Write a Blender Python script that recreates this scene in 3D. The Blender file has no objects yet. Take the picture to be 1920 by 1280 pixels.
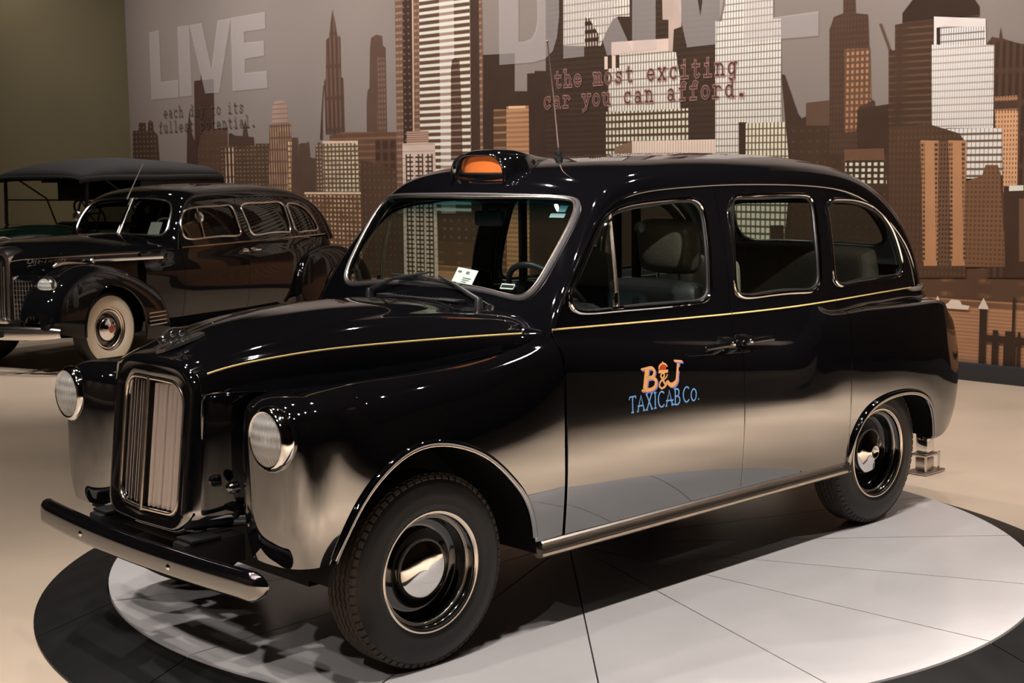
import bpy, bmesh, math, random
import numpy as np
from mathutils import Vector, Matrix
from mathutils.geometry import delaunay_2d_cdt

random.seed(7)
np.random.seed(7)
S = bpy.context.scene
COL = S.collection
PI = math.pi
FLOOR = -0.12            # hall floor; z = 0 is the turntable deck, x runs along the taxi (front axle at 0)

# ------------------------------------------------------------------ camera
cam_data = bpy.data.cameras.new('camera')
cam_data.lens = 50.006
cam_data.sensor_width = 36.0
cam_data.clip_end = 200
cam = bpy.data.objects.new('camera', cam_data)
COL.objects.link(cam)
_yaw, _pitch, _roll = -2.32743566, 0.123633736, -0.0125405213
_d = Vector((math.cos(_pitch)*math.cos(_yaw), math.cos(_pitch)*math.sin(_yaw), -math.sin(_pitch)))
_r = Vector((math.sin(_yaw), -math.cos(_yaw), 0))
_u = _r.cross(_d)
_r2 = _r*math.cos(_roll) + _u*math.sin(_roll)
_u2 = -_r*math.sin(_roll) + _u*math.cos(_roll)
_m = Matrix((( _r2.x, _u2.x, -_d.x, 3.08250643), (_r2.y, _u2.y, -_d.y, 4.5075369), (_r2.z, _u2.z, -_d.z, 1.74080891), (0, 0, 0, 1)))
cam.matrix_world = _m
cam_data.dof.use_dof = True
cam_data.dof.focus_distance = 5.6
cam_data.dof.aperture_fstop = 11.0
S.camera = cam

# ------------------------------------------------------------------ world, exposure
w = bpy.data.worlds.new('hall_ambience')
S.world = w
w.use_nodes = True
w.node_tree.nodes['Background'].inputs[0].default_value = (1.0, 0.86, 0.74, 1)
w.node_tree.nodes['Background'].inputs[1].default_value = 0.02
S.view_settings.view_transform = 'Standard'
S.view_settings.look = 'None'
S.view_settings.gamma = 1
S.view_settings.use_curve_mapping = False
S.view_settings.exposure = 0.0

# ------------------------------------------------------------------ lights (ceiling track spots of the hall, and added fill spots)
CEIL = 5.6
def aim(o, tgt):
    o.rotation_euler = (Vector(tgt) - o.location).to_track_quat('-Z', 'Y').to_euler()
SPOTS = []
LP = 0.13
def spot(loc, tgt, power, radius=0.07, spread=70, col=(1.0, 0.92, 0.86)):
    l = bpy.data.lights.new('track_or_fill_spot', 'AREA')
    l.shape = 'DISK'; l.size = radius*2; l.energy = power*LP; l.color = col
    l.spread = math.radians(spread)
    o = bpy.data.objects.new('track_or_fill_spot', l)
    COL.objects.link(o); o.location = loc; aim(o, tgt)
    SPOTS.append((Vector(loc), Vector(tgt)))
    return o
# rows of spots over the taxi
for (x, y, tx, ty, p) in [(1.7, 1.7, 0.6, 1.3, 300), (0.4, 1.6, -0.4, 1.4, 300), (-1.0, 1.6, -1.5, 1.4, 300), (-2.4, 1.6, -2.7, 1.3, 300),
                          (2.9, 0.2, 1.0, 0.3, 300), (2.4, -1.6, 0.8, -0.4, 300), (0.8, -2.2, -0.2, 0.3, 360), (-0.9, -2.3, -1.2, 0.4, 360), (-2.6, -2.2, -2.4, 0.4, 340),
                          (-4.4, 1.6, -3.3, 1.1, 260), (-4.5, -0.6, -3.4, 0.2, 160)]:
    spot((x, y, CEIL-0.35), (tx, ty, 0.2), p*.30)
# floor in front and to the left, spots over the other two cars
for (x, y, tx, ty, p) in [(4.8, 2.9, 3.6, 1.8, 480), (4.6, 0.9, 3.4, -0.4, 460), (4.0, -2.4, 2.6, -3.0, 260), (1.6, -4.6, 0.6, -4.4, 220), (-5.8, 3.2, -5.6, 1.8, 360), (-6.0, 0.8, -6.0, -0.6, 200),
                          (-1.2, -6.6, -2.6, -7.2, 240), (-3.2, -6.0, -4.6, -7.6, 200), (-5.6, -6.4, -6.2, -8.4, 120), (-2.0, -11.0, -3.0, -12.4, 120)]:
    spot((x, y, CEIL-0.35), (tx, ty, 0.2), p*.6)
# wall washers on the mural
for i, y in enumerate([-14.6, -12.2, -9.8, -7.2, -4.6, -2.0, 0.2]):
    spot((-5.6, y, CEIL-0.3), (-7.95, y, 1.9), [165, 360, 330, 340, 390, 420, 240][i], 0.08, 130, (1.0, 0.91, 0.84))
spot((-4.6, -13.0, CEIL-0.3), (-5.2, -16.6, 2.6), 42, 0.08, 140, (1.0, 0.86, 0.66))
for y in (-9.0, -4.0, 1.0): spot((10.2, y, CEIL-0.3), (12.7, y, 1.6), 150, 0.08, 120)  # added washers on the unseen front wall, giving chrome something to reflect
spot((0.6, -6.2, CEIL-0.35), (-2.4, -8.3, 0.6), 130, 0.07, 60)  # added fill, brightens the chrome on the sedan's front
spot((-0.6, -4.8, CEIL-0.35), (-3.2, -7.8, 0.6), 110, 0.07, 60)  # second added fill for the sedan's chrome
# narrow beams added on the aisle floor beside the turntable, for the doors' reflection
for x, p_ in ((3.2, 110), (2.2, 120), (1.2, 140), (0.2, 160), (-0.8, 165), (-1.8, 165), (-2.8, 165), (-3.8, 170), (-4.8, 180), (-5.8, 190)): spot((x, 4.3, CEIL-0.35), (x-0.2, 3.15, FLOOR), p_*.82, 0.07, 33)
# fill beams added to brighten the cab interior through its glass
spot((0.4, 6.4, CEIL-0.35), (-1.6, 0.4, 1.25), 34, 0.05, 16)
spot((-1.2, 6.6, CEIL-0.35), (-2.3, 0.2, 1.2), 30, 0.05, 16)
spot((4.6, 2.2, CEIL-0.35), (-1.2, 0.1, 1.2), 40, 0.05, 14)
# ------------------------------------------------------------------ materials
MATS = {}
def mat(name, col, rough=0.5, metal=0.0, spec=0.5, coat=0.0, emit=None, noise=None, bump=0.0, bscale=60.0):
    if name in MATS: return MATS[name]
    m = bpy.data.materials.new(name); m.use_nodes = True
    nt = m.node_tree; b = nt.nodes['Principled BSDF']
    b.inputs['Base Color'].default_value = (*col, 1)
    b.inputs['Roughness'].default_value = rough
    b.inputs['Metallic'].default_value = metal
    b.inputs['Specular IOR Level'].default_value = spec
    b.inputs['Coat Weight'].default_value = coat
    b.inputs['Coat Roughness'].default_value = 0.03
    if emit:
        b.inputs['Emission Color'].default_value = (*emit[0], 1); b.inputs['Emission Strength'].default_value = emit[1]
    if noise or bump:
        tc = nt.nodes.new('ShaderNodeTexCoord'); n = nt.nodes.new('ShaderNodeTexNoise')
        n.inputs['Scale'].default_value = noise[0] if noise else bscale
        n.inputs['Detail'].default_value = 6
        nt.links.new(tc.outputs['Object'], n.inputs['Vector'])
        if noise:
            r = nt.nodes.new('ShaderNodeValToRGB')
            r.color_ramp.elements[0].position = 0.3; r.color_ramp.elements[1].position = 0.7
            r.color_ramp.elements[0].color = (*[c*(1-noise[1]) for c in col], 1)
            r.color_ramp.elements[1].color = (*[min(1, c*(1+noise[1])) for c in col], 1)
            nt.links.new(n.outputs['Fac'], r.inputs['Fac']); nt.links.new(r.outputs['Color'], b.inputs['Base Color'])
        if bump:
            n2 = nt.nodes.new('ShaderNodeTexNoise'); n2.inputs['Scale'].default_value = bscale; n2.inputs['Detail'].default_value = 4
            nt.links.new(tc.outputs['Object'], n2.inputs['Vector'])
            bp = nt.nodes.new('ShaderNodeBump'); bp.inputs['Strength'].default_value = bump; bp.inputs['Distance'].default_value = 0.01
            nt.links.new(n2.outputs['Fac'], bp.inputs['Height']); nt.links.new(bp.outputs['Normal'], b.inputs['Normal'])
    MATS[name] = m
    return m

def glass_mat(name, tint=(0.8, 0.86, 0.82), refl=1.0, band=None):
    """thin pane: tinted transmission plus a fresnel mirror"""
    if name in MATS: return MATS[name]
    m = bpy.data.materials.new(name); m.use_nodes = True
    nt = m.node_tree; nt.nodes.clear()
    out = nt.nodes.new('ShaderNodeOutputMaterial'); mix = nt.nodes.new('ShaderNodeMixShader')
    tr = nt.nodes.new('ShaderNodeBsdfTransparent'); gl = nt.nodes.new('ShaderNodeBsdfGlossy'); fr = nt.nodes.new('ShaderNodeFresnel')
    gl.inputs['Roughness'].default_value = 0.01
    gl.inputs['Color'].default_value = (refl, refl, refl, 1)
    ge = nt.nodes.new('ShaderNodeNewGeometry'); io = nt.nodes.new('ShaderNodeMapRange')      # same pane from either side
    io.inputs['To Min'].default_value = 1.5; io.inputs['To Max'].default_value = 1/1.5
    nt.links.new(ge.outputs['Backfacing'], io.inputs['Value']); nt.links.new(io.outputs['Result'], fr.inputs['IOR'])
    tr.inputs['Color'].default_value = (*tint, 1)
    if band:                                    # shaded sun band along the top edge of the pane (object z)
        tc = nt.nodes.new('ShaderNodeTexCoord'); sx = nt.nodes.new('ShaderNodeSeparateXYZ'); mr = nt.nodes.new('ShaderNodeMapRange'); mc = nt.nodes.new('ShaderNodeMix')
        mc.data_type = 'RGBA'
        nt.links.new(tc.outputs['Object'], sx.inputs[0]); nt.links.new(sx.outputs['Z'], mr.inputs['Value'])
        mr.inputs['From Min'].default_value = band[0]; mr.inputs['From Max'].default_value = band[1]
        mc.inputs['A'].default_value = (*tint, 1); mc.inputs['B'].default_value = (*band[2], 1)
        nt.links.new(mr.outputs['Result'], mc.inputs['Factor']); nt.links.new(mc.outputs['Result'], tr.inputs['Color'])
    nt.links.new(fr.outputs[0], mix.inputs[0]); nt.links.new(tr.outputs[0], mix.inputs[1]); nt.links.new(gl.outputs[0], mix.inputs[2])
    nt.links.new(mix.outputs[0], out.inputs[0])
    MATS[name] = m
    return m

PAINT = mat('black_paint', (0.0035, 0.0035, 0.0045), 0.03)
PAINT.node_tree.nodes['Principled BSDF'].inputs['IOR'].default_value = 3.2
SPAINT = mat('sedan_black_paint', (0.0035, 0.0035, 0.004), 0.03)
SPAINT.node_tree.nodes['Principled BSDF'].inputs['IOR'].default_value = 1.5
CHROME = mat('chrome', (0.78, 0.76, 0.74), 0.06, 1.0)
SCHROME = mat('satin_chrome', (0.86, 0.82, 0.78), 0.2, 1.0)
BRIGHT = mat('polished_trim', (0.80, 0.70, 0.60), 0.22, 1.0)
ALU = mat('brushed_aluminium', (0.62, 0.56, 0.50), 0.32, 1.0)
RUBBER = mat('tyre_rubber', (0.012, 0.012, 0.012), 0.42, spec=0.35)
TREAD = mat('tread_rubber', (0.06, 0.048, 0.04), 0.75, spec=0.2)
SEAL = mat('black_seal', (0.01, 0.01, 0.01), 0.4)
DARK = mat('underbody_black', (0.006, 0.006, 0.006), 0.7, spec=0.2)
GOLD = mat('gold_coachline', (0.75, 0.56, 0.22), 0.35)
GLASS = glass_mat('side_glass', (0.74, 0.80, 0.74))
WSGLASS = glass_mat('windscreen_glass', (0.72, 0.80, 0.76), band=(1.50, 1.585, (0.02, 0.17, 0.22)))
TRIM = mat('grey_interior_trim', (0.30, 0.30, 0.28), 0.7, noise=(14, 0.15))
DTRIM = mat('dark_interior_trim', (0.03, 0.03, 0.033), 0.55)
CLOTH = mat('grey_seat_cloth', (0.19, 0.16, 0.135), 0.9, noise=(90, 0.18))
PAPER = mat('white_card', (0.8, 0.8, 0.78), 0.6)

# ------------------------------------------------------------------ objects
PERSPEX = bpy.data.materials.new('scratched_perspex'); PERSPEX.use_nodes = True
_b = PERSPEX.node_tree.nodes['Principled BSDF']; _b.inputs['Base Color'].default_value = (.62, .62, .52, 1); _b.inputs['Roughness'].default_value = .3; _b.inputs['Alpha'].default_value = .30
def tag(o, label=None, cat=None, group=None, kind=None):
    if label: o['label'] = label
    if cat: o['category'] = cat
    if group: o['group'] = group
    if kind: o['kind'] = kind
    return o
def empty(name, loc=(0, 0, 0), rz=0.0):
    o = bpy.data.objects.new(name, None); COL.objects.link(o)
    o.location = loc; o.rotation_euler = (0, 0, rz); o.empty_display_size = 0.2
    return o
def link(name, me, m, parent=None):
    o = bpy.data.objects.new(name, me); COL.objects.link(o)
    if m is not None and not len(me.materials): me.materials.append(m)
    if parent is not None: o.parent = parent
    return o
class MB:
    """collects vertices and faces into one mesh"""
    def __init__(s): s.v = []; s.f = []; s.n = []; s.sm = []
    def add(s, vs, fs, smooth=True):
        o = len(s.v); s.v += [tuple(v) for v in vs]
        for f in fs: s.f.append(tuple(i+o for i in f)); s.sm.append(smooth)
        return s
    def box(s, c, size, rot=None, bevel=0.0):
        hx, hy, hz = [d/2 for d in size]
        if bevel > 0:
            b = min(bevel, hx*.99, hy*.99, hz*.99)
            bm = bmesh.new(); bmesh.ops.create_cube(bm, size=1)
            for v in bm.verts: v.co = Vector((v.co.x*size[0], v.co.y*size[1], v.co.z*size[2]))
            bmesh.ops.bevel(bm, geom=bm.edges[:], offset=b, segments=2, profile=0.5, affect='EDGES')
            vs = [v.co.copy() for v in bm.verts]; bm.verts.index_update(); fs = [[v.index for v in f.verts] for f in bm.faces]; bm.free()
        else:
            vs = [Vector((x, y, z)) for x in (-hx, hx) for y in (-hy, hy) for z in (-hz, hz)]
            fs = [(0, 1, 3, 2), (4, 6, 7, 5), (0, 4, 5, 1), (2, 3, 7, 6), (0, 2, 6, 4), (1, 5, 7, 3)]
        if rot is not None: vs = [rot @ v for v in vs]
        return s.add([v + Vector(c) for v in vs], fs, bevel > 0)
    def tube(s, pts, r, seg=10, closed=False, caps=True, ry=None, up=None):
        """round (or r x ry elliptical) tube along a polyline"""
        P = [Vector(p) for p in pts]; n = len(P)
        rs = r if hasattr(r, '__len__') else [r]*n
        rings = []; prev = None
        for i in range(n):
            a = P[(i-1) % n] if (closed or i > 0) else P[i]
            b = P[(i+1) % n] if (closed or i < n-1) else P[i]
            t = (b-a).normalized()
            if up is not None: x = (Vector(up) - t*t.dot(Vector(up))).normalized()
            elif prev is None:
                x = Vector((0, 0, 1)) if abs(t.z) < .9 else Vector((1, 0, 0))
                x = (x - t*t.dot(x)).normalized()
            else: x = (prev - t*t.dot(prev)).normalized()
            prev = x; y = t.cross(x)
            k = (ry/r if (ry and not hasattr(r, '__len__')) else 1.0)
            rings.append([P[i] + x*math.cos(q)*rs[i] + y*math.sin(q)*rs[i]*k for q in [2*PI*j/seg for j in range(seg)]])
        o = len(s.v); vs = [v for R in rings for v in R]; fs = []
        for i in range(n if closed else n-1):
            for j in range(seg):
                k2 = (i+1) % n
                fs.append((i*seg+j, i*seg+(j+1) % seg, k2*seg+(j+1) % seg, k2*seg+j))
        if caps and not closed:
            fs.append(tuple(range(seg))[::-1]); fs.append(tuple((n-1)*seg+j for j in range(seg)))
        return s.add(vs, fs)
    def lathe(s, prof, axis='y', seg=48, c=(0, 0, 0), arc=(0, 2*PI), flip=False):
        """profile [(radius, along)] turned round an axis through c"""
        full = abs(arc[1]-arc[0]-2*PI) < 1e-6
        m = seg if full else seg+1; vs = []
        for k in range(m):
            q = arc[0] + (arc[1]-arc[0])*k/seg; cq, sq = math.cos(q), math.sin(q)
            for (r, a) in prof:
                v = {'y': (r*cq, a, r*sq), 'z': (r*cq, r*sq, a), 'x': (a, r*cq, r*sq)}[axis]
                vs.append(Vector(v) + Vector(c))
        n = len(prof); fs = []
        for k in range(seg):
            k2 = (k+1) % m
            for i in range(n-1):
                f = (k*n+i, k2*n+i, k2*n+i+1, k*n+i+1)
                fs.append(f[::-1] if flip else f)
        return s.add(vs, fs)
    def grid(s, rows, closed=False, smooth=True):
        """rows: list of equally long point lists"""
        n = len(rows[0]); vs = [p for r in rows for p in r]; fs = []
        for i in range(len(rows)-1):
            for j in range(n if closed else n-1):
                fs.append((i*n+j, i*n+(j+1) % n, (i+1)*n+(j+1) % n, (i+1)*n+j))
        return s.add(vs, fs, smooth)
    def prism(s, poly, h, fn, smooth=False):
        """2D outline given thickness; fn(a, b, t) -> 3D"""
        n = len(poly); vs = [fn(a, b, 0) for a, b in poly] + [fn(a, b, h) for a, b in poly]
        fs = [tuple(range(n)), tuple(range(2*n-1, n-1, -1))] + [(i, i+n, (i+1) % n+n, (i+1) % n) for i in range(n)]
        return s.add(vs, fs, smooth)
    def mesh(s, name, fix=True):
        me = bpy.data.meshes.new(name); me.from_pydata([tuple(v) for v in s.v], [], s.f)
        me.polygons.foreach_set('use_smooth', s.sm)
        if fix:
            bm = bmesh.new(); bm.from_mesh(me); bmesh.ops.recalc_face_normals(bm, faces=bm.faces[:]); bm.to_mesh(me); bm.free()
        me.update()
        return me
    def build(s, name, m, parent=None, auto=True):
        me = s.mesh(name)
        if auto and hasattr(me, 'set_sharp_from_angle'): me.set_sharp_from_angle(angle=math.radians(38))
        return link(name, me, m, parent)

# ------------------------------------------------------------------ smooth curves and surfaces
class Spl:
    """natural cubic spline, cardinal basis"""
    def __init__(s, t):
        t = np.array(t, float); n = len(t); s.t = t; h = np.diff(t)
        A = np.zeros((n, n)); B = np.zeros((n, n)); A[0, 0] = A[-1, -1] = 1
        for i in range(1, n-1):
            A[i, i-1] = h[i-1]; A[i, i] = 2*(h[i-1]+h[i]); A[i, i+1] = h[i]
            B[i, i-1] = 6/h[i-1]; B[i, i] = -6/h[i-1]-6/h[i]; B[i, i+1] = 6/h[i]
        s.M = np.linalg.solve(A, B); s.n = n
    def basis(s, u):
        u = np.clip(np.asarray(u, float), s.t[0], s.t[-1]); i = np.clip(np.searchsorted(s.t, u, 'right')-1, 0, s.n-2)
        h = s.t[i+1]-s.t[i]; a = (s.t[i+1]-u)/h; b = 1-a
        W = np.zeros((len(u), s.n)); r = np.arange(len(u))
        W[r, i] += a; W[r, i+1] += b
        W += ((a**3-a)*h*h/6)[:, None]*s.M[i] + ((b**3-b)*h*h/6)[:, None]*s.M[i+1]
        return W
def spline(pts, n, closed=False):
    """resample a smooth curve through the points"""
    P = np.array(pts, float)
    if closed: P = np.vstack([P[-3:], P, P[:4]])
    d = np.r_[0, np.cumsum(np.linalg.norm(np.diff(P, axis=0), axis=1)**0.7)]
    sp = Spl(d)
    a, b = (d[3], d[-4]) if closed else (d[0], d[-1])
    return sp.basis(np.linspace(a, b, n, endpoint=not closed)) @ P
class Surf:
    def uv(s, u, v): raise NotImplementedError
    def nrm(s, u, v, e=2e-3):
        u = np.asarray(u, float); v = np.asarray(v, float)
        du = s.uv(np.minimum(u+e, s.ur[1]), v) - s.uv(np.maximum(u-e, s.ur[0]), v)
        dv = s.uv(u, np.minimum(v+e, s.vr[1])) - s.uv(u, np.maximum(v-e, s.vr[0]))
        n = np.cross(du, dv); n /= np.maximum(np.linalg.norm(n, axis=1), 1e-12)[:, None]
        return n*s.sign
    def inv(s, axes, targets, u0, v0):
        """parameters where two chosen coordinates hit the targets"""
        u = np.full(len(targets), float(u0)) if np.isscalar(u0) else np.array(u0, float)
        v = np.full(len(targets), float(v0)) if np.isscalar(v0) else np.array(v0, float)
        T = np.array(targets, float); e = 1e-4
        for _ in range(60):
            P = s.uv(u, v)[:, axes]; R = T-P
            if np.abs(R).max() < 2e-6: break
            if _ > 12 and np.abs(R-R0).max() < 1e-7: break
            R0 = R
            Ju = (s.uv(u+e, v)[:, axes]-s.uv(u-e, v)[:, axes])/(2*e); Jv = (s.uv(u, v+e)[:, axes]-s.uv(u, v-e)[:, axes])/(2*e)
            D = Ju[:, 0]*Jv[:, 1]-Ju[:, 1]*Jv[:, 0]; D = np.where(np.abs(D) < 1e-8, 1e-8, D)
            du = (R[:, 0]*Jv[:, 1]-R[:, 1]*Jv[:, 0])/D; dv = (Ju[:, 0]*R[:, 1]-Ju[:, 1]*R[:, 0])/D
            k = np.minimum(1, .15/np.maximum(np.abs(du)+np.abs(dv), 1e-9))
            u = np.clip(u+du*k, *s.ur); v = np.clip(v+dv*k, *s.vr)
        return np.stack([u, v], 1)
class Loft(Surf):
    """tensor spline through ribs of 3D points"""
    def __init__(s, ribs, sign=1, uk=None):
        P = np.array(ribs, float); s.P = P
        du = np.linalg.norm(np.diff(P, axis=0), axis=2).max(1); dv = np.linalg.norm(np.diff(P, axis=1), axis=2).mean(0)
        s.uk = np.r_[0, np.cumsum(du)] if uk is None else np.array(uk, float)
        s.vk = np.r_[0, np.cumsum(dv)]
        s.bu = Spl(s.uk); s.bv = Spl(s.vk); s.ur = (s.uk[0], s.uk[-1]); s.vr = (0, s.vk[-1]); s.sign = sign
    def uv(s, u, v):
        return np.einsum('ni,nj,ijk->nk', s.bu.basis(np.atleast_1d(u)), s.bv.basis(np.atleast_1d(v)), s.P)
class Func(Surf):
    def __init__(s, fn, ur, vr, sign=1): s.fn = fn; s.ur = ur; s.vr = vr; s.sign = sign
    def uv(s, u, v): return s.fn(np.atleast_1d(np.asarray(u, float)), np.atleast_1d(np.asarray(v, float)))

def inside(poly, pts):
    x, y = pts[:, 0], pts[:, 1]; r = np.zeros(len(pts), bool)
    a = poly; b = np.roll(poly, -1, 0)
    for (x1, y1), (x2, y2) in zip(a, b):
        c = ((y1 > y) != (y2 > y))
        with np.errstate(divide='ignore', invalid='ignore'):
            r ^= c & (x < (x2-x1)*(y-y1)/(y2-y1)+x1)
    return r
def dense(poly, step):
    out = []
    for a, b in zip(poly, np.roll(poly, -1, 0)):
        n = max(1, int(math.ceil(np.linalg.norm(b-a)/step)))
        for k in range(n): out.append(a+(b-a)*k/n)
    return np.array(out)
def segdist(poly, pts):
    d = np.full(len(pts), 1e9)
    for a, b in zip(poly, np.roll(poly, -1, 0)):
        ab = b-a; t = np.clip(((pts-a)@ab)/max(ab@ab, 1e-12), 0, 1)
        d = np.minimum(d, np.linalg.norm(pts-(a+t[:, None]*ab), axis=1))
    return d
class Panel:
    """a sheet cut from a surface: outline with holes, exact surface normals, turned edges"""
    def __init__(s): s.V = []; s.N = []; s.F = []
    def cut(s, surf, outline, holes=(), step=0.03, rim=0.012, rnd=0.0022, su=1.0, sv=1.0, rim_holes=True, rim_out=True):
        sc = np.array([su, sv])/step
        loops = [dense(np.array(l, float)*sc, 1.0) for l in [outline, *holes]]
        lo = loops[0].min(0); hi = loops[0].max(0)
        gx, gy = np.meshgrid(np.arange(lo[0]+.5, hi[0], 1.0), np.arange(lo[1]+.5, hi[1], 0.87))
        gx[1::2] += 0.5
        G = np.stack([gx.ravel(), gy.ravel()], 1)
        ok = inside(loops[0], G) & (segdist(loops[0], G) > .45)
        for h in loops[1:]: ok &= ~inside(h, G) & (segdist(h, G) > .45)
        G = G[ok]
        pts = np.vstack(loops+[G]); edges = []; o = 0
        for l in loops:
            n = len(l); edges += [(o+i, o+(i+1) % n) for i in range(n)]; o += n
        vv, _, ff, ov, _, _ = delaunay_2d_cdt([Vector(p) for p in pts], edges, [], 0, 1e-5)
        P2 = np.array([[q.x, q.y] for q in vv]); T = np.array([f for f in ff if len(f) == 3])
        cen = P2[T].mean(1); ok = inside(loops[0], cen)
        for h in loops[1:]: ok &= ~inside(h, cen)
        T = T[ok]
        uv = P2/sc
        X = surf.uv(uv[:, 0], uv[:, 1]); N = surf.nrm(uv[:, 0], uv[:, 1])
        b = len(s.V)
        # orientation
        t0 = X[T]; fn = np.cross(t0[:, 1]-t0[:, 0], t0[:, 2]-t0[:, 0]); fl = (fn*N[T].mean(1)).sum(1) < 0
        T[fl] = T[fl][:, ::-1]
        s.V += X.tolist(); s.N += N.tolist(); s.F += (T+b).tolist()
        if rim > 0:
            for li, l in enumerate(loops):
                if li == 0 and not rim_out: continue
                if li > 0 and not rim_holes: continue
                q = l/sc; A = surf.uv(q[:, 0], q[:, 1]); NN = surf.nrm(q[:, 0], q[:, 1])
                tg = np.roll(A, -1, 0)-np.roll(A, 1, 0); tg /= np.maximum(np.linalg.norm(tg, axis=1), 1e-9)[:, None]
                od = np.cross(tg, NN)
                eps = 1e-3; t3 = l + (np.roll(l, -1, 0)-np.roll(l, 1, 0))*0
                area = 0.5*np.sum(l[:, 0]*np.roll(l[:, 1], -1)-np.roll(l[:, 0], -1)*l[:, 1])
                # which side is outside: compare with 2D outward direction mapped to 3D
                t2 = np.roll(l, -1, 0)-np.roll(l, 1, 0); o2 = np.stack([t2[:, 1], -t2[:, 0]], 1)*np.sign(area)
                if li > 0: o2 = -o2
                o2 /= np.maximum(np.linalg.norm(o2, axis=1), 1e-9)[:, None]
                B3 = surf.uv(*(((l-o2*0.3)/sc).T)); sg = np.sign(((A-B3)*od).sum(1)); od = od*np.where(sg == 0, 1, sg)[:, None]
                R = [A, A+od*rnd-NN*rnd, A+od*rnd-NN*rim]; RN = [NN, od, od]
                n = len(A); b = len(s.V)
                for k in range(3): s.V += R[k].tolist(); s.N += RN[k].tolist()
                for k in range(2):
                    for i in range(n):
                        j = (i+1) % n; f = [b+k*n+i, b+k*n+j, b+(k+1)*n+j, b+(k+1)*n+i]
                        p = [np.array(s.V[t]) for t in f]; fnn = np.cross(p[1]-p[0], p[3]-p[0])
                        if fnn @ (RN[k][i]+RN[k+1][i]) < 0: f = f[::-1]
                        s.F.append(f)
        return s
    def mesh(s, name, mirror=False):
        V = np.array(s.V); N = np.array(s.N); F = s.F
        if mirror: V = V*[1, -1, 1]; N = N*[1, -1, 1]; F = [f[::-1] for f in F]
        me = bpy.data.meshes.new(name); me.from_pydata(V.tolist(), [], [list(f) for f in F])
        me.polygons.foreach_set('use_smooth', [True]*len(me.polygons))
        me.normals_split_custom_set_from_vertices(N.tolist())
        me.update()
        return me
    def build(s, name, m, parent=None, mirror=False): return link(name, s.mesh(name, mirror), m, parent)
    def both(s, name, m, parent=None): return s.build(name, m, parent), s.build(name, m, parent, True)
def rrect(hw, z0, z1, r0, r1, n=6):
    """rounded rectangle (y, z), r0 bottom radius, r1 top radius"""
    out = []
    for (cx, cz, r, a0) in [(hw-r1, z1-r1, r1, 0), (-(hw-r1), z1-r1, r1, 90), (-(hw-r0), z0+r0, r0, 180), (hw-r0, z0+r0, r0, 270)]:
        for k in range(n+1):
            q = math.radians(a0+90*k/n); out.append((cx+r*math.cos(q), cz+r*math.sin(q)))
    return np.array(out)
def flat(outline, fn, mb=None, holes=()):
    """triangulated flat sheet"""
    mb = mb or MB(); loops = [np.array(outline, float)]+[np.array(h, float) for h in holes]
    pts = np.vstack(loops); e = []; o = 0
    for l in loops: n = len(l); e += [(o+i, o+(i+1) % n) for i in range(n)]; o += n
    vv, _, ff, _, _, _ = delaunay_2d_cdt([Vector(p) for p in pts], e, [], 0, 1e-6)
    P2 = np.array([[q.x, q.y] for q in vv]); T = np.array([f for f in ff if len(f) == 3]); c = P2[T].mean(1); ok = inside(loops[0], c)
    for h in loops[1:]: ok &= ~inside(h, c)
    return mb.add([fn(a, b) for a, b in P2], [tuple(t) for t in T[ok]], False)
# ------------------------------------------------------------------ the hall
WALLX, WALLY = -7.95, -15.74
FLOORM = mat('polished_cream_floor', (0.60, 0.485, 0.375), 0.28, spec=0.4, noise=(1.1, 0.10))
def quad(name, pts, m, label, cat=None):
    o = MB().add(pts, [(0, 1, 2, 3)], False).build(name, m, auto=False)
    tag(o, label, cat, kind='structure'); return o
fl = MB().box((0, -4.5, FLOOR-0.1), (26, 26, 0.2)).build('floor', FLOORM)
tag(fl, 'polished cream concrete floor of the exhibition hall', kind='structure')
WALLP = mat('olive_wall_paint', (0.22, 0.19, 0.115), 0.85, spec=0.2, noise=(0.7, 0.06))
wl = MB().box((2.4, WALLY-0.1, FLOOR+2.95), (20.8, 0.2, 5.9)).build('wall_left', WALLP)
tag(wl, 'plain olive painted side wall at the far left', kind='structure')
WALLB = mat('mural_sky_print', (0.30, 0.255, 0.235), 0.8, spec=0.2, noise=(0.35, 0.07))
wb = MB().box((WALLX-0.1, -7.2, FLOOR+2.95), (0.2, 17.2, 5.9)).build('wall_back', WALLB)
tag(wb, 'long wall covered by a sepia city skyline mural', kind='structure')
WDARK = mat('dark_hall_wall', (0.03, 0.022, 0.018), 0.9, spec=0.1)
tag(MB().box((WALLX-0.1, 4.95, FLOOR+2.95), (0.2, 7.1, 5.9)).build('wall_back_plain', WDARK), 'dark plain wall past the end of the mural', kind='structure')
tag(MB().box((2.4, 8.4, FLOOR+2.95), (20.8, 0.2, 5.9)).build('wall_right', WDARK), 'dark wall of the hall behind the viewer, on the taxi side', kind='structure')
tag(MB().box((12.8, -4.1, FLOOR+2.95), (0.2, 25.2, 5.9)).build('wall_front', mat('brown_hall_wall', (.16, .12, .09), .9, spec=.1)), 'dark wall of the hall behind the viewer, ahead of the cars', kind='structure')
tag(MB().box((2.4, -4.1, CEIL+0.28), (20.9, 25.2, 0.2)).build('ceiling', mat('black_ceiling', (0.012, 0.011, 0.011), 0.9, spec=0.1)), 'black painted ceiling carrying the spotlights', kind='structure')
tag(MB().box((WALLX+0.03, -4.7, FLOOR+0.075), (0.06, 23.6, 0.15), bevel=0.006).build('baseboard_back', mat('charcoal_baseboard', (0.035, 0.035, 0.042), 0.5)), 'charcoal baseboard along the foot of the mural wall', kind='structure')
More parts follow.
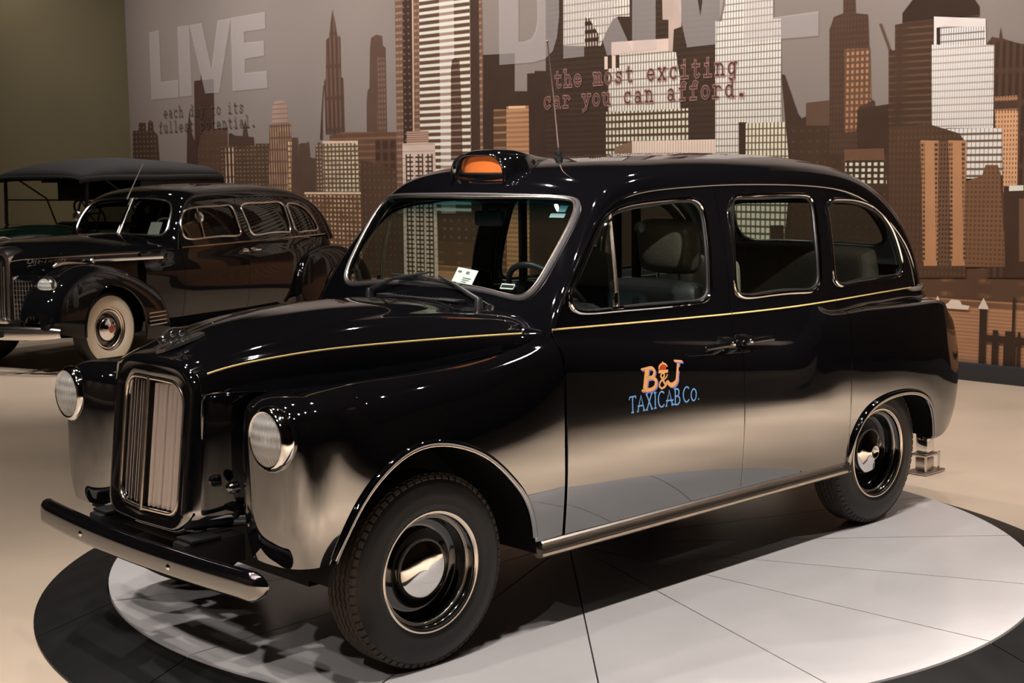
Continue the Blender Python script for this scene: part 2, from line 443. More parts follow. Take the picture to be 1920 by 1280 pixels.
# ------------------------------------------------------------------ turntable: sixteen deck wedges and sixteen ramp plates
TC = (-1.513, 0.005); TR, TR2 = 2.06, 2.36
tt = empty('turntable', (TC[0], TC[1], FLOOR))
tag(tt, 'round raised turntable with white deck and black sloping rim under the taxi', 'turntable')
DECK = mat('white_deck_laminate', (0.58, 0.56, 0.56), 0.22, spec=0.45, noise=(2.2, 0.06))
RAMP = mat('black_ramp_rubber', (0.007, 0.007, 0.007), 0.5, spec=0.25, noise=(6, 0.35))
def wedge(r0, r1, z0, z1, zb, gap):
    mb = MB(); n = 12; half = math.radians(11.25); rows_t = []; rows_b = []
    for i in range(n+1):
        f = -1+2*i/n
        a0 = f*(half-gap/max(r0, 0.05)) if r0 > 0.02 else 0.0
        a1 = f*(half-gap/r1)
        rows_t.append(((r0*math.cos(a0), r0*math.sin(a0), z0), (r1*math.cos(a1), r1*math.sin(a1), z1)))
        rows_b.append(((r0*math.cos(a0), r0*math.sin(a0), zb), (r1*math.cos(a1), r1*math.sin(a1), zb)))
    mb.grid([[r[0] for r in rows_t], [r[1] for r in rows_t]], smooth=False)
    mb.grid([[r[1] for r in rows_t], [r[1] for r in rows_b]], smooth=False)
    mb.grid([[r[0] for r in rows_b], [r[0] for r in rows_t]], smooth=False)
    for k in (0, n): mb.add([rows_t[k][0], rows_t[k][1], rows_b[k][1], rows_b[k][0]], [(0, 1, 2, 3)], False)
    return mb.mesh('wedge')
_dk = wedge(0.12, TR-0.006, -FLOOR, -FLOOR, 0.004, 0.003)
_rp = wedge(TR, TR2, -FLOOR-0.006, 0.012, 0.001, 0.003)
for k in range(16):
    for nm, me, m in (('deck_panel', _dk, DECK), ('ramp_plate', _rp, RAMP)):
        o = link(nm, me, m, tt); o.rotation_euler = (0, 0, math.radians(2.5+11.25+22.5*k))
MB().lathe([(0, -FLOOR), (0.115, -FLOOR), (0.115, 0.004)], 'z', 32).build('hub_plate', DECK, tt)
MB().lathe([(0, -FLOOR-0.02), (TR-0.01, -FLOOR-0.02), (TR-0.01, 0.003)], 'z', 64).build('under_frame', DARK, tt)
MURAL = [
    ([(-15.66, 2.334), (-15.479, 2.329), (-15.468, 2.451), (-15.256, 2.444), (-15.25, 2.323), (-15.202, 2.322), (-15.175, 2.45), (-15.108, 2.48), (-15.031, 2.446), (-15.026, 2.318), (-14.904, 2.251), (-14.861, 1.635), (-15.724, 1.638)], (70, 53, 45), (120, 95, 82), 0.1127, 0.072, 0.4, 0.35, 0.5),
    ([(-13.808, 2.997), (-13.632, 3.003), (-13.609, 3.122), (-13.589, 3.001), (-13.275, 3.0), (-13.344, 1.631), (-13.882, 1.633)], (64, 46, 40), None, 0.0858, 0.0684, 0.55, 0.55, 0.5),
    ([(-14.121, 1.633), (-14.057, 2.262), (-13.973, 2.576), (-13.923, 2.259), (-13.819, 2.079), (-13.823, 1.632)], (66, 49, 42), None, 0.0888, 0.0693, 0.55, 0.55, 0.5),
    ([(-13.658, 2.267), (-13.599, 2.289), (-12.96, 2.317), (-13.015, 1.102), (-13.849, 1.089), (-13.779, 2.025)], (82, 61, 50), (110, 82, 66), 0.1287, 0.1064, 0.2, 0.2, 0.5),
    ([(-12.939, 2.22), (-12.882, 2.233), (-12.775, 2.194), (-12.586, 2.182), (-12.567, 2.27), (-12.505, 2.407), (-12.46, 2.267), (-12.44, 2.171), (-12.308, 2.161), (-12.288, 2.044), (-12.346, 1.113), (-13.015, 1.102)], (70, 53, 45), None, 0.0804, 0.0657, 0.55, 0.55, 0.5),
    ([(-13.146, 2.045), (-12.744, 2.045), (-12.746, 2.023), (-12.275, 2.051), (-12.26, 2.073), (-11.859, 2.065), (-11.91, 0.975), (-13.293, 0.945)], (76, 59, 48), (150, 122, 98), 0.0938, 0.0584, 0.45, 0.3, 0.9),
    ([(-13.035, 2.028), (-12.828, 2.024), (-12.847, 1.532), (-13.055, 1.532)], (60, 44, 36), (205, 172, 148), 0.0966, 0.1702, 0.42, 0.92, 0.2),
    ([(-11.83, 2.557), (-11.789, 2.612), (-11.75, 2.632), (-11.574, 2.632), (-11.501, 2.594), (-11.479, 2.544), (-11.479, 2.326), (-11.856, 2.337)], (152, 127, 116), (120, 98, 88), 4.96, 0.063, 0.99, 0.25, 0.1),
    ([(-11.921, 2.317), (-11.405, 2.323), (-11.429, 0.985), (-12.0, 0.973)], (92, 70, 58), (172, 138, 112), 0.058, 0.1584, 0.45, 0.85, 0.6),
    ([(-11.503, 2.108), (-11.405, 2.106), (-11.429, 0.985), (-11.541, 0.983)], (120, 92, 70), (220, 185, 145), 0.062, 0.071, 0.6, 0.6, 0.5),
    ([(-11.403, 2.134), (-11.256, 2.13), (-11.292, 0.988), (-11.466, 0.984)], (84, 64, 54), None, 0.0738, 0.063, 0.55, 0.55, 0.5),
    ([(-10.865, 2.018), (-10.792, 2.065), (-10.711, 2.029), (-10.738, 1.0), (-10.94, 0.996)], (92, 71, 60), (205, 170, 150), 0.0708, 0.0517, 0.4, 0.4, 0.8),
    ([(-11.249, 2.039), (-11.187, 2.059), (-11.054, 2.057), (-11.041, 2.084), (-11.006, 2.056), (-10.992, 1.868), (-10.873, 1.853), (-10.916, 0.996), (-11.305, 0.988)], (82, 65, 55), None, 0.072, 0.063, 0.55, 0.55, 0.5),
    ([(-10.415, 3.726), (-10.363, 3.543), (-10.326, 3.368), (-10.303, 3.392), (-10.265, 3.363), (-10.27, 2.872), (-10.226, 2.85), (-10.224, 2.148), (-10.635, 2.158), (-10.637, 2.837), (-10.601, 2.863), (-10.573, 3.352), (-10.507, 3.381), (-10.465, 3.551)], (76, 57, 49), (100, 78, 67), 0.0904, 0.402, 0.45, 0.95, 0.2),
    ([(-10.658, 2.784), (-10.64, 2.783), (-10.687, 2.405), (-10.697, 2.091), (-10.767, 2.092), (-10.722, 2.406)], (74, 56, 48), None, 0.0696, 0.0612, 0.55, 0.55, 0.5),
    ([(-9.638, 3.312), (-9.53, 3.343), (-9.421, 3.319), (-9.409, 3.199), (-9.358, 3.177), (-9.365, 2.141), (-9.771, 2.15), (-9.758, 2.538), (-9.733, 2.674), (-9.694, 2.705), (-9.664, 3.191)], (86, 66, 57), None, 0.063, 0.0576, 0.55, 0.55, 0.5),
    ([(-9.53, 3.066), (-9.373, 3.056), (-9.375, 2.154), (-9.555, 2.158)], (92, 71, 61), (118, 94, 82), 0.0525, 0.065, 0.5, 0.5, 0.2),
    ([(-10.555, 2.142), (-10.222, 2.178), (-9.178, 2.152), (-8.976, 2.055), (-9.033, 0.384), (-10.642, 0.305)], (92, 68, 55), (118, 88, 68), 3.24, 0.0804, 0.99, 0.3, 0.3),
    ([(-9.601, 2.068), (-9.119, 2.058), (-9.114, 1.619), (-9.619, 1.621)], (84, 62, 50), (62, 46, 38), 0.147, 0.143, 0.7, 0.75, 0.1),
    ([(-9.915, 1.822), (-9.029, 1.683), (-9.033, 0.384), (-9.977, 0.338)], (76, 57, 46), (120, 88, 68), 0.0954, 0.0924, 0.25, 0.25, 0.9),
    ([(-10.704, 2.06), (-9.961, 2.052), (-9.956, 1.387), (-10.719, 1.382)], (98, 74, 60), (232, 202, 172), 0.0825, 0.0578, 0.6, 0.58, 0.6),
    ([(-10.709, 2.074), (-9.955, 2.065), (-9.956, 2.035), (-10.705, 2.043)], (205, 178, 160), None, 0.0678, 0.0612, 0.55, 0.55, 0.5),
    ([(-11.148, 1.407), (-9.921, 1.414), (-9.9, 0.069), (-11.358, -0.018), (-11.182, 0.99)], (94, 68, 52), (222, 182, 146), 0.0866, 0.0593, 0.5, 0.5, 0.9),
    ([(-11.148, 1.414), (-9.921, 1.421), (-9.922, 1.394), (-11.149, 1.386)], (215, 182, 158), None, 0.069, 0.0612, 0.55, 0.55, 0.5),
    ([(-9.143, 4.536), (-7.599, 4.345), (-7.597, 1.615), (-7.597, 1.189), (-9.192, 1.164), (-9.178, 2.136)], (104, 80, 67), (150, 120, 100), 0.057, 0.0775, 0.8, 0.35, 0.3),
    ([(-8.992, 4.517), (-8.814, 4.495), (-8.884, 1.169), (-9.068, 1.166)], (58, 43, 36), (120, 95, 82), 0.0909, 0.0788, 0.35, 0.25, 0.3),
    ([(-8.814, 4.495), (-8.789, 4.492), (-8.863, 1.169), (-8.889, 1.169)], (190, 160, 140), None, 0.0594, 0.0558, 0.55, 0.55, 0.5),
    ([(-8.686, 4.479), (-7.796, 4.369), (-7.836, 1.186), (-8.752, 1.171)], (88, 66, 56), (226, 206, 192), 2.85, 0.0766, 0.99, 0.42, 0.05),
    ([(-8.331, 4.435), (-8.07, 4.403), (-8.108, 1.181), (-8.367, 1.177)], (150, 125, 112), (232, 214, 202), 2.82, 0.0766, 0.99, 0.55, 0.05),
    ([(-7.787, 4.368), (-7.644, 4.35), (-7.67, 1.188), (-7.827, 1.186)], (64, 47, 40), None, 0.054, 0.054, 0.55, 0.55, 0.5),
    ([(-8.127, 2.955), (-8.061, 2.975), (-7.997, 2.935), (-7.973, 2.412), (-7.97, 1.8), (-8.177, 1.803), (-8.149, 2.847)], (70, 52, 44), (140, 115, 102), 2.82, 0.0766, 0.99, 0.25, 0.1),
    ([(-8.983, 2.157), (-8.573, 2.153), (-8.578, 2.002), (-8.988, 2.004)], (118, 92, 78), (176, 148, 132), 2.97, 0.0252, 0.99, 0.5, 0.1),
    ([(-9.069, 2.012), (-8.46, 2.012), (-8.436, 0.156), (-9.093, 0.117)], (192, 172, 162), (150, 130, 118), 3.0, 0.0832, 0.99, 0.12, 0.3),
    ([(-9.012, 1.882), (-8.87, 1.887), (-8.887, 0.13), (-9.041, 0.12)], (66, 49, 42), (208, 190, 176), 0.0747, 0.055, 0.62, 0.6, 0.3),
    ([(-8.83, 1.88), (-8.68, 1.884), (-8.694, 0.141), (-8.856, 0.131)], (66, 49, 42), (208, 190, 176), 0.074, 0.055, 0.62, 0.6, 0.3),
    ([(-8.641, 1.877), (-8.503, 1.882), (-8.515, 0.152), (-8.664, 0.143)], (66, 49, 42), (208, 190, 176), 0.0725, 0.055, 0.62, 0.6, 0.3),
    ([(-7.594, 2.976), (-7.077, 2.961), (-7.085, 2.548), (-6.881, 2.539), (-6.878, 2.729), (-6.76, 2.729), (-6.76, 2.752), (-6.587, 2.742), (-6.6, 0.502), (-7.65, 0.451)], (56, 42, 34), None, 0.051, 0.0531, 0.55, 0.55, 0.5),
    ([(-7.429, 2.362), (-7.218, 2.354), (-7.253, 0.47), (-7.468, 0.46)], (86, 64, 48), (150, 112, 82), 2.64, 0.084, 0.99, 0.25, 0.7),
    ([(-7.217, 2.384), (-6.858, 2.382), (-6.871, 0.489), (-7.245, 0.471)], (140, 103, 76), (176, 134, 98), 2.58, 0.0531, 0.99, 0.5, 0.5),
    ([(-7.183, 2.388), (-6.908, 2.384), (-6.909, 2.355), (-7.183, 2.359)], (200, 165, 130), None, 0.051, 0.0531, 0.55, 0.55, 0.5),
    ([(-6.567, 4.217), (-4.222, 3.926), (-4.199, 0.619), (-6.617, 0.501)], (54, 41, 33), (62, 48, 39), 2.16, 0.054, 0.99, 0.5, 0.4),
    ([(-6.304, 4.184), (-5.37, 4.069), (-5.373, 3.219), (-5.526, 3.232), (-5.6, 3.211), (-5.705, 3.079), (-5.774, 2.954), (-6.317, 2.99)], (116, 98, 88), (226, 208, 200), 0.039, 0.0821, 0.72, 0.84, 0.1),
    ([(-6.001, 3.255), (-5.932, 3.249), (-5.886, 3.18), (-5.796, 3.064), (-5.812, 2.945), (-6.003, 2.958)], (50, 38, 32), (196, 176, 164), 0.04, 0.0852, 0.45, 0.5, 0.2),
    ([(-4.954, 4.017), (-4.695, 3.985), (-4.692, 3.066), (-4.787, 3.047), (-4.801, 2.831), (-4.856, 2.834), (-4.856, 3.146), (-4.932, 3.152)], (168, 150, 142), None, 0.0408, 0.0468, 0.55, 0.55, 0.5),
    ([(-5.624, 2.981), (-4.856, 2.964), (-4.856, 2.845), (-5.624, 2.846)], (196, 178, 168), None, 0.0432, 0.0477, 0.55, 0.55, 0.5),
    ([(-5.722, 2.841), (-5.677, 2.838), (-5.677, 2.708), (-5.722, 2.711)], (200, 180, 168), None, 0.045, 0.0486, 0.55, 0.55, 0.5),
    ([(-5.617, 2.846), (-5.565, 2.842), (-5.565, 2.702), (-5.617, 2.705)], (200, 180, 168), None, 0.0444, 0.0486, 0.55, 0.55, 0.5),
    ([(-5.67, 2.713), (-5.513, 2.715), (-5.513, 2.855), (-4.856, 2.845), (-4.76, 2.823), (-4.704, 2.55), (-4.697, 2.242), (-5.672, 2.276)], (118, 100, 90), (226, 208, 200), 0.0369, 0.0821, 0.68, 0.84, 0.1),
    ([(-5.702, 2.272), (-4.601, 2.27), (-4.6, 1.764), (-5.705, 1.776)], (72, 54, 42), (238, 216, 190), 0.0518, 0.071, 0.62, 0.62, 0.25),
    ([(-5.584, 1.906), (-5.34, 1.962), (-5.341, 1.609), (-5.608, 1.609)], (116, 92, 78), None, 0.0444, 0.0495, 0.55, 0.55, 0.5),
    ([(-5.34, 1.965), (-4.254, 1.96), (-4.251, 1.606), (-5.341, 1.609)], (212, 192, 180), (176, 154, 142), 0.0345, 0.318, 0.3, 0.8, 0.1),
    ([(-4.268, 3.084), (-4.19, 3.077), (-4.147, 3.249), (-4.152, 3.918), (-3.596, 3.849), (-3.586, 3.053), (-3.502, 3.047), (-3.47, 1.603), (-4.258, 1.606)], (118, 100, 90), (228, 212, 204), 0.0328, 0.0665, 0.74, 0.84, 0.08),
    ([(-3.978, 2.116), (-3.889, 2.113), (-3.884, 1.604), (-3.973, 1.605)], (56, 42, 34), None, 0.0378, 0.0459, 0.55, 0.55, 0.5),
    ([(-3.895, 2.104), (-3.387, 2.103), (-3.38, 1.603), (-3.891, 1.605)], (96, 74, 58), (232, 208, 188), 0.0427, 0.065, 0.64, 0.8, 0.1),
    ([(-4.258, 1.626), (-3.369, 1.623), (-3.346, 0.86), (-4.253, 0.826)], (88, 72, 62), (226, 210, 196), 0.0567, 0.0683, 0.72, 0.7, 0.1),
    ([(-3.599, 1.143), (-3.446, 1.147), (-3.43, 0.857), (-3.589, 0.851)], (60, 45, 37), None, 0.0366, 0.045, 0.55, 0.55, 0.5),
    ([(-3.489, 2.537), (-3.453, 2.535), (-3.299, 2.174), (-3.258, 2.129), (-3.211, 2.146), (-3.188, 0.668), (-3.464, 0.655), (-3.38, 1.603)], (62, 47, 38), None, 0.0354, 0.0441, 0.55, 0.55, 0.5),
    ([(-3.213, 2.267), (-2.96, 2.281), (-2.92, 0.681), (-3.188, 0.668)], (88, 68, 56), None, 0.0342, 0.0432, 0.55, 0.55, 0.5),
    ([(-3.387, 2.069), (-2.173, 2.035), (-2.141, 0.719), (-3.355, 0.66)], (66, 49, 39), (92, 68, 52), 0.088, 0.096, 0.2, 0.2, 0.8),
    ([(-2.971, 2.905), (-2.949, 2.955), (-2.928, 3.014), (-2.828, 3.039), (-2.832, 3.248), (-2.711, 3.236), (-2.701, 3.028), (-2.576, 3.008), (-2.528, 2.277), (-2.49, 2.253), (-2.474, 1.788), (-2.951, 1.794)], (70, 52, 42), (80, 60, 48), 0.033, 0.0506, 0.5, 0.5, 0.2),
    ([(-2.811, 2.725), (-2.549, 2.717), (-2.528, 2.254), (-2.647, 2.212), (-2.675, 1.997), (-2.797, 1.991)], (96, 70, 54), (170, 126, 94), 0.0495, 0.0536, 0.5, 0.55, 0.3),
    ([(-2.668, 2.19), (-2.351, 2.224), (-2.335, 1.786), (-2.66, 1.79)], (62, 46, 36), None, 0.0324, 0.0414, 0.55, 0.55, 0.5),
    ([(-2.794, 1.839), (-2.39, 1.842), (-2.362, 1.554), (-2.789, 1.554)], (100, 74, 58), None, 0.0324, 0.0423, 0.55, 0.55, 0.5),
    ([(-2.781, 1.744), (-2.377, 1.74), (-2.351, 1.53), (-2.777, 1.53)], (62, 46, 36), (236, 212, 188), 0.0633, 0.0517, 0.55, 0.55, 0.2),
    ([(-2.462, 2.917), (-2.435, 2.919), (-2.335, 2.689), (-2.361, 2.686)], (86, 66, 56), None, 0.0312, 0.0405, 0.55, 0.55, 0.5),
    ([(-2.233, 2.989), (-2.138, 3.092), (-2.141, 3.226), (-1.562, 3.17), (-1.559, 3.04), (-1.519, 2.989), (-1.516, 2.907), (-1.931, 2.933), (-1.935, 2.694), (-1.924, 1.735), (-2.34, 1.739), (-2.361, 2.679), (-2.298, 2.682), (-2.303, 2.898), (-2.231, 2.903)], (66, 49, 38), (92, 70, 53), 1.5, 0.0572, 0.99, 0.28, 0.3),
    ([(-2.233, 2.989), (-2.138, 3.092), (-2.141, 3.226), (-1.562, 3.17), (-1.559, 3.04), (-1.519, 2.989), (-1.517, 2.916), (-2.231, 2.912)], (52, 38, 30), None, 0.0294, 0.0396, 0.55, 0.55, 0.5),
    ([(-1.443, 2.678), (-1.398, 2.731), (-1.336, 2.713), (-1.325, 2.806), (-1.308, 2.711), (-1.187, 2.669), (-1.077, 2.64), (-0.51, 2.602), (-0.44, 0.802), (-1.384, 0.756)], (78, 58, 46), (60, 44, 36), 0.0585, 0.258, 0.5, 0.85, 0.1),
    ([(-1.931, 2.937), (-1.459, 2.881), (-1.447, 2.665), (-1.925, 2.698)], (206, 198, 196), None, 0.0288, 0.0396, 0.55, 0.55, 0.5),
    ([(-1.904, 2.842), (-1.869, 2.844), (-1.865, 2.694), (-1.9, 2.696)], (50, 38, 32), None, 0.0294, 0.0396, 0.55, 0.55, 0.5),
    ([(-1.869, 2.848), (-1.466, 2.817), (-1.457, 2.666), (-1.865, 2.694)], (110, 96, 88), (228, 220, 218), 0.0225, 0.0585, 0.75, 0.8, 0.05),
    ([(-1.945, 2.704), (-1.377, 2.665), (-1.365, 1.986), (-1.926, 2.001)], (160, 146, 138), (232, 226, 226), 0.0225, 0.0585, 0.78, 0.8, 0.05),
    ([(-1.786, 2.002), (-1.285, 1.988), (-1.273, 1.597), (-1.438, 1.58), (-1.602, 1.576), (-1.611, 1.882), (-1.783, 1.886)], (104, 80, 62), (240, 226, 216), 0.0384, 0.0581, 0.85, 0.66, 0.05),
    ([(-1.359, 2.246), (-1.16, 2.25), (-1.155, 2.126), (-1.355, 2.125)], (150, 112, 84), (80, 60, 48), 0.0258, 0.0387, 0.5, 0.5, 0.2),
    ([(-1.358, 2.207), (-1.158, 2.208), (-1.156, 2.143), (-1.356, 2.142)], (72, 54, 44), None, 0.0276, 0.0387, 0.55, 0.55, 0.5),
    ([(-1.351, 2.129), (-1.151, 2.126), (-1.138, 1.467), (-1.259, 1.466), (-1.285, 1.984), (-1.346, 1.986)], (196, 150, 114), (104, 78, 60), 0.0263, 0.0378, 0.4, 0.55, 0.2),
    ([(-2.341, 2.026), (-2.07, 2.028), (-1.994, 2.052), (-1.667, 1.954), (-1.611, 1.882), (-1.573, 0.747), (-2.31, 0.711)], (74, 55, 42), (86, 64, 50), 0.0408, 0.0552, 0.5, 0.5, 0.3),
    ([(-2.031, 1.904), (-1.858, 1.898), (-1.845, 0.835), (-1.972, 0.829)], (168, 124, 90), None, 0.0306, 0.0405, 0.55, 0.55, 0.5),
    ([(-1.769, 1.899), (-1.601, 1.893), (-1.585, 0.846), (-1.709, 0.84)], (168, 124, 90), None, 0.0294, 0.0405, 0.55, 0.55, 0.5),
    ([(-2.025, 1.89), (-1.989, 1.89), (-1.96, 0.867), (-1.983, 0.866)], (150, 110, 80), (70, 52, 42), 0.0459, 0.0405, 0.8, 0.55, 0.1),
    ([(-1.898, 1.888), (-1.863, 1.887), (-1.833, 0.872), (-1.856, 0.871)], (150, 110, 80), (70, 52, 42), 0.0459, 0.0405, 0.8, 0.55, 0.1),
    ([(-1.763, 1.885), (-1.729, 1.884), (-1.698, 0.877), (-1.72, 0.876)], (150, 110, 80), (70, 52, 42), 0.0441, 0.0396, 0.8, 0.55, 0.1),
    ([(-1.645, 1.883), (-1.611, 1.882), (-1.579, 0.882), (-1.601, 0.881)], (150, 110, 80), (70, 52, 42), 0.0441, 0.0396, 0.8, 0.55, 0.1),
    ([(-1.853, 1.896), (-1.773, 1.894), (-1.724, 0.84), (-1.834, 0.835)], (100, 74, 56), (60, 45, 36), 0.03, 0.0396, 0.5, 0.5, 0.1),
    ([(-1.606, 1.554), (-1.453, 1.598), (-1.422, 1.69), (-1.313, 1.689), (-1.287, 1.615), (-1.249, 1.16), (-1.215, 1.112), (-1.202, 0.853), (-1.585, 0.837)], (112, 82, 60), (86, 62, 46), 0.0376, 0.0396, 0.55, 0.5, 0.2),
    ([(-1.256, 1.514), (-0.468, 1.533), (-0.44, 0.802), (-1.218, 0.764)], (64, 47, 37), None, 0.027, 0.0387, 0.55, 0.55, 0.5),
    ([(-1.209, 1.519), (-1.085, 1.523), (-1.083, 1.48), (-1.208, 1.475)], (236, 216, 200), None, 0.0276, 0.0396, 0.55, 0.55, 0.5),
    ([(-1.118, 1.415), (-1.072, 1.415), (-1.055, 0.903), (-1.101, 0.901)], (104, 78, 60), None, 0.0276, 0.0396, 0.55, 0.55, 0.5),
    ([(-0.5, 0.8), (0.2, 0.8), (0.2, 2.7), (-0.1, 2.9), (-0.5, 2.9)], (84, 64, 52), (150, 118, 94), 0.07, 0.09, 0.5, 0.5, 0.6),
    ([(0.1, 0.8), (1.3, 0.8), (1.3, 2.1), (0.1, 2.1)], (70, 53, 43), (170, 134, 104), 0.09, 0.1, 0.4, 0.45, 0.8),
]
OVERPRINT = [
    ([(-15.013, 3.779), (-14.718, 3.785), (-14.726, 3.031), (-14.229, 3.037), (-14.235, 2.784), (-15.025, 2.782)], ()),
    ([(-14.19, 3.799), (-13.866, 3.791), (-13.864, 2.791), (-14.199, 2.788)], ()),
    ([(-13.856, 3.791), (-13.526, 3.796), (-13.307, 3.135), (-13.102, 3.802), (-12.764, 3.799), (-13.133, 2.8), (-13.498, 2.806)], ()),
    ([(-12.764, 3.809), (-11.919, 3.815), (-11.923, 3.596), (-12.448, 3.597), (-12.451, 3.446), (-11.969, 3.442), (-11.966, 3.243), (-12.443, 3.231), (-12.456, 3.04), (-11.918, 3.037), (-11.916, 2.811), (-12.777, 2.808)], ()),
    ([(-7.303, 4.12), (-7.313, 2.847), (-6.784, 2.845), (-6.585, 2.872), (-6.47, 2.944), (-6.404, 3.086), (-6.369, 3.307), (-6.369, 3.68), (-6.42, 3.88), (-6.52, 4.03), (-6.66, 4.10), (-6.8, 4.12)], ([(-6.999, 3.077), (-6.906, 3.076), (-6.805, 3.098), (-6.737, 3.167), (-6.703, 3.278), (-6.70, 3.70), (-6.74, 3.83), (-6.83, 3.89), (-6.99, 3.90)],)),
    ([(-6.301, 4.12), (-6.311, 2.856), (-6.004, 2.859), (-6.004, 3.24), (-5.92, 3.32), (-5.80, 3.16), (-5.677, 2.849), (-5.323, 2.864), (-5.526, 3.211), (-5.60, 3.34), (-5.48, 3.46), (-5.42, 3.62), (-5.42, 3.82), (-5.50, 4.0), (-5.65, 4.10), (-5.8, 4.12)], ([(-6.0, 3.50), (-5.85, 3.50), (-5.77, 3.58), (-5.76, 3.76), (-5.83, 3.86), (-6.0, 3.88)],)),
    ([(-5.328, 4.12), (-5.33, 2.865), (-5.016, 2.871), (-5.016, 4.12)], ()),
    ([(-4.98, 4.12), (-4.61, 2.859), (-4.26, 2.866), (-3.97, 4.12), (-4.28, 4.12), (-4.445, 3.143), (-4.65, 4.12)], ()),
    ([(-3.927, 4.12), (-3.922, 2.863), (-3.084, 2.862), (-3.088, 3.079), (-3.58, 3.063), (-3.584, 3.38), (-3.14, 3.38), (-3.14, 3.60), (-3.584, 3.60), (-3.584, 3.90), (-3.09, 3.90), (-3.09, 4.12)], ()),
]
CAPTIONS = [
    ('each day to its', (-14.694, 2.503), (-12.525, 2.513), 0.152),
    ('fullest potential.', (-14.853, 2.289), (-12.232, 2.312), 0.152),
    ('the most exciting', (-6.451, 2.562), (-4.001, 2.574), 0.164),
    ('car you can afford.', (-6.617, 2.344), (-3.885, 2.366), 0.164),
]
def lin(c): return tuple(((v/255+.055)/1.055)**2.4 if v/255 > .04045 else v/255/12.92 for v in c)
INKK = 1.45
def print_mat(base, win, cw, ch, fx, fy, var):
    key = f'print_{base}_{win}_{cw}_{ch}_{fx}_{fy}'
    if key in MATS: return MATS[key]
    m = bpy.data.materials.new('mural_print'); m.use_nodes = True; nt = m.node_tree; b = nt.nodes['Principled BSDF']
    b.inputs['Roughness'].default_value = 0.75; b.inputs['Specular IOR Level'].default_value = 0.2
    A = tuple(min(.92, v*INKK) for v in lin(base)); b.inputs['Base Color'].default_value = (*A, 1)
    N = lambda t: nt.nodes.new(t)
    tc = N('ShaderNodeTexCoord')
    gr = N('ShaderNodeTexNoise'); gr.inputs['Scale'].default_value = 3.0; gr.inputs['Detail'].default_value = 5; nt.links.new(tc.outputs['Object'], gr.inputs['Vector'])
    gm = N('ShaderNodeMapRange'); gm.inputs['To Min'].default_value = .78; gm.inputs['To Max'].default_value = 1.22; nt.links.new(gr.outputs['Fac'], gm.inputs['Value'])
    last = N('ShaderNodeMix'); last.data_type = 'RGBA'; last.blend_type = 'MULTIPLY'; last.inputs['Factor'].default_value = 1
    last.inputs['A'].default_value = (*A, 1); nt.links.new(gm.outputs['Result'], last.inputs['B'])
    if win:
        Wc = tuple(min(.92, v*INKK) for v in lin(win))
        sp = N('ShaderNodeSeparateXYZ'); nt.links.new(tc.outputs['Object'], sp.inputs[0]); fr = []; fo = []
        for ax, c, f in (('Y', cw, fx), ('Z', ch, fy)):
            dv = N('ShaderNodeMath'); dv.operation = 'DIVIDE'; dv.inputs[1].default_value = c; nt.links.new(sp.outputs[ax], dv.inputs[0])
            fc = N('ShaderNodeMath'); fc.operation = 'FRACT'; nt.links.new(dv.outputs[0], fc.inputs[0])
            pp = N('ShaderNodeMath'); pp.operation = 'PINGPONG'; pp.inputs[1].default_value = .5; nt.links.new(fc.outputs[0], pp.inputs[0])
            mr = N('ShaderNodeMapRange'); mr.inputs['From Min'].default_value = max(.0, f/2-.07); mr.inputs['From Max'].default_value = min(.5, f/2+.07); mr.inputs['To Min'].default_value = 1; mr.inputs['To Max'].default_value = 0
            nt.links.new(pp.outputs[0], mr.inputs['Value']); fr.append(mr)
            fl_ = N('ShaderNodeMath'); fl_.operation = 'FLOOR'; nt.links.new(dv.outputs[0], fl_.inputs[0]); fo.append(fl_)
        ml = N('ShaderNodeMath'); ml.operation = 'MULTIPLY'; nt.links.new(fr[0].outputs[0], ml.inputs[0]); nt.links.new(fr[1].outputs[0], ml.inputs[1])
        cb = N('ShaderNodeCombineXYZ'); nt.links.new(fo[0].outputs[0], cb.inputs[0]); nt.links.new(fo[1].outputs[0], cb.inputs[1])
        wn = N('ShaderNodeTexWhiteNoise'); wn.noise_dimensions = '2D'; nt.links.new(cb.outputs[0], wn.inputs['Vector'])
        vr = N('ShaderNodeMapRange'); vr.inputs['To Min'].default_value = 1-var; nt.links.new(wn.outputs['Value'], vr.inputs['Value'])
        m2_ = N('ShaderNodeMath'); m2_.operation = 'MULTIPLY'; nt.links.new(ml.outputs[0], m2_.inputs[0]); nt.links.new(vr.outputs[0], m2_.inputs[1])
        mx = N('ShaderNodeMix'); mx.data_type = 'RGBA'; nt.links.new(m2_.outputs[0], mx.inputs['Factor']); nt.links.new(last.outputs['Result'], mx.inputs['A']); mx.inputs['B'].default_value = (*Wc, 1)
        last = mx
    nt.links.new(last.outputs['Result'], b.inputs['Base Color'])
    MATS[key] = m
    return m
_lay = [0.0008]
def decal(poly, m, nm='building_print', step=.0001, holes=()):
    _lay[0] += step; x = WALLX+_lay[0]
    o = flat(poly, lambda a, b: (x, a, b), holes=holes).build(nm, m, auto=False)
    o.parent = wb
    return o
Y0, Y1 = -15.7, 1.38
decal([(Y0, FLOOR), (Y1, FLOOR), (Y1, .60), (Y0, .60)], print_mat((150, 110, 82), (172, 130, 100), 400, .03, .99, .5, .6), 'water_print')
decal([(Y0, .56), (Y1, .56), (Y1, .86), (Y0, .86)], print_mat((84, 62, 48), (120, 88, 66), .35, .12, .3, .3, .9), 'shore_print')
decal([(Y0, .50), (Y1, .50), (Y1, .545), (Y0, .545)], print_mat((112, 82, 62), None, 1, 1, 1, 1, 0), 'shore_print')
decal([(Y0, .85), (Y1, .85), (Y1, 1.62), (Y0, 1.66)], print_mat((74, 56, 46), (120, 92, 72), .13, .1, .35, .3, .9))
for it in MURAL: decal(it[0], print_mat(*it[1:]))
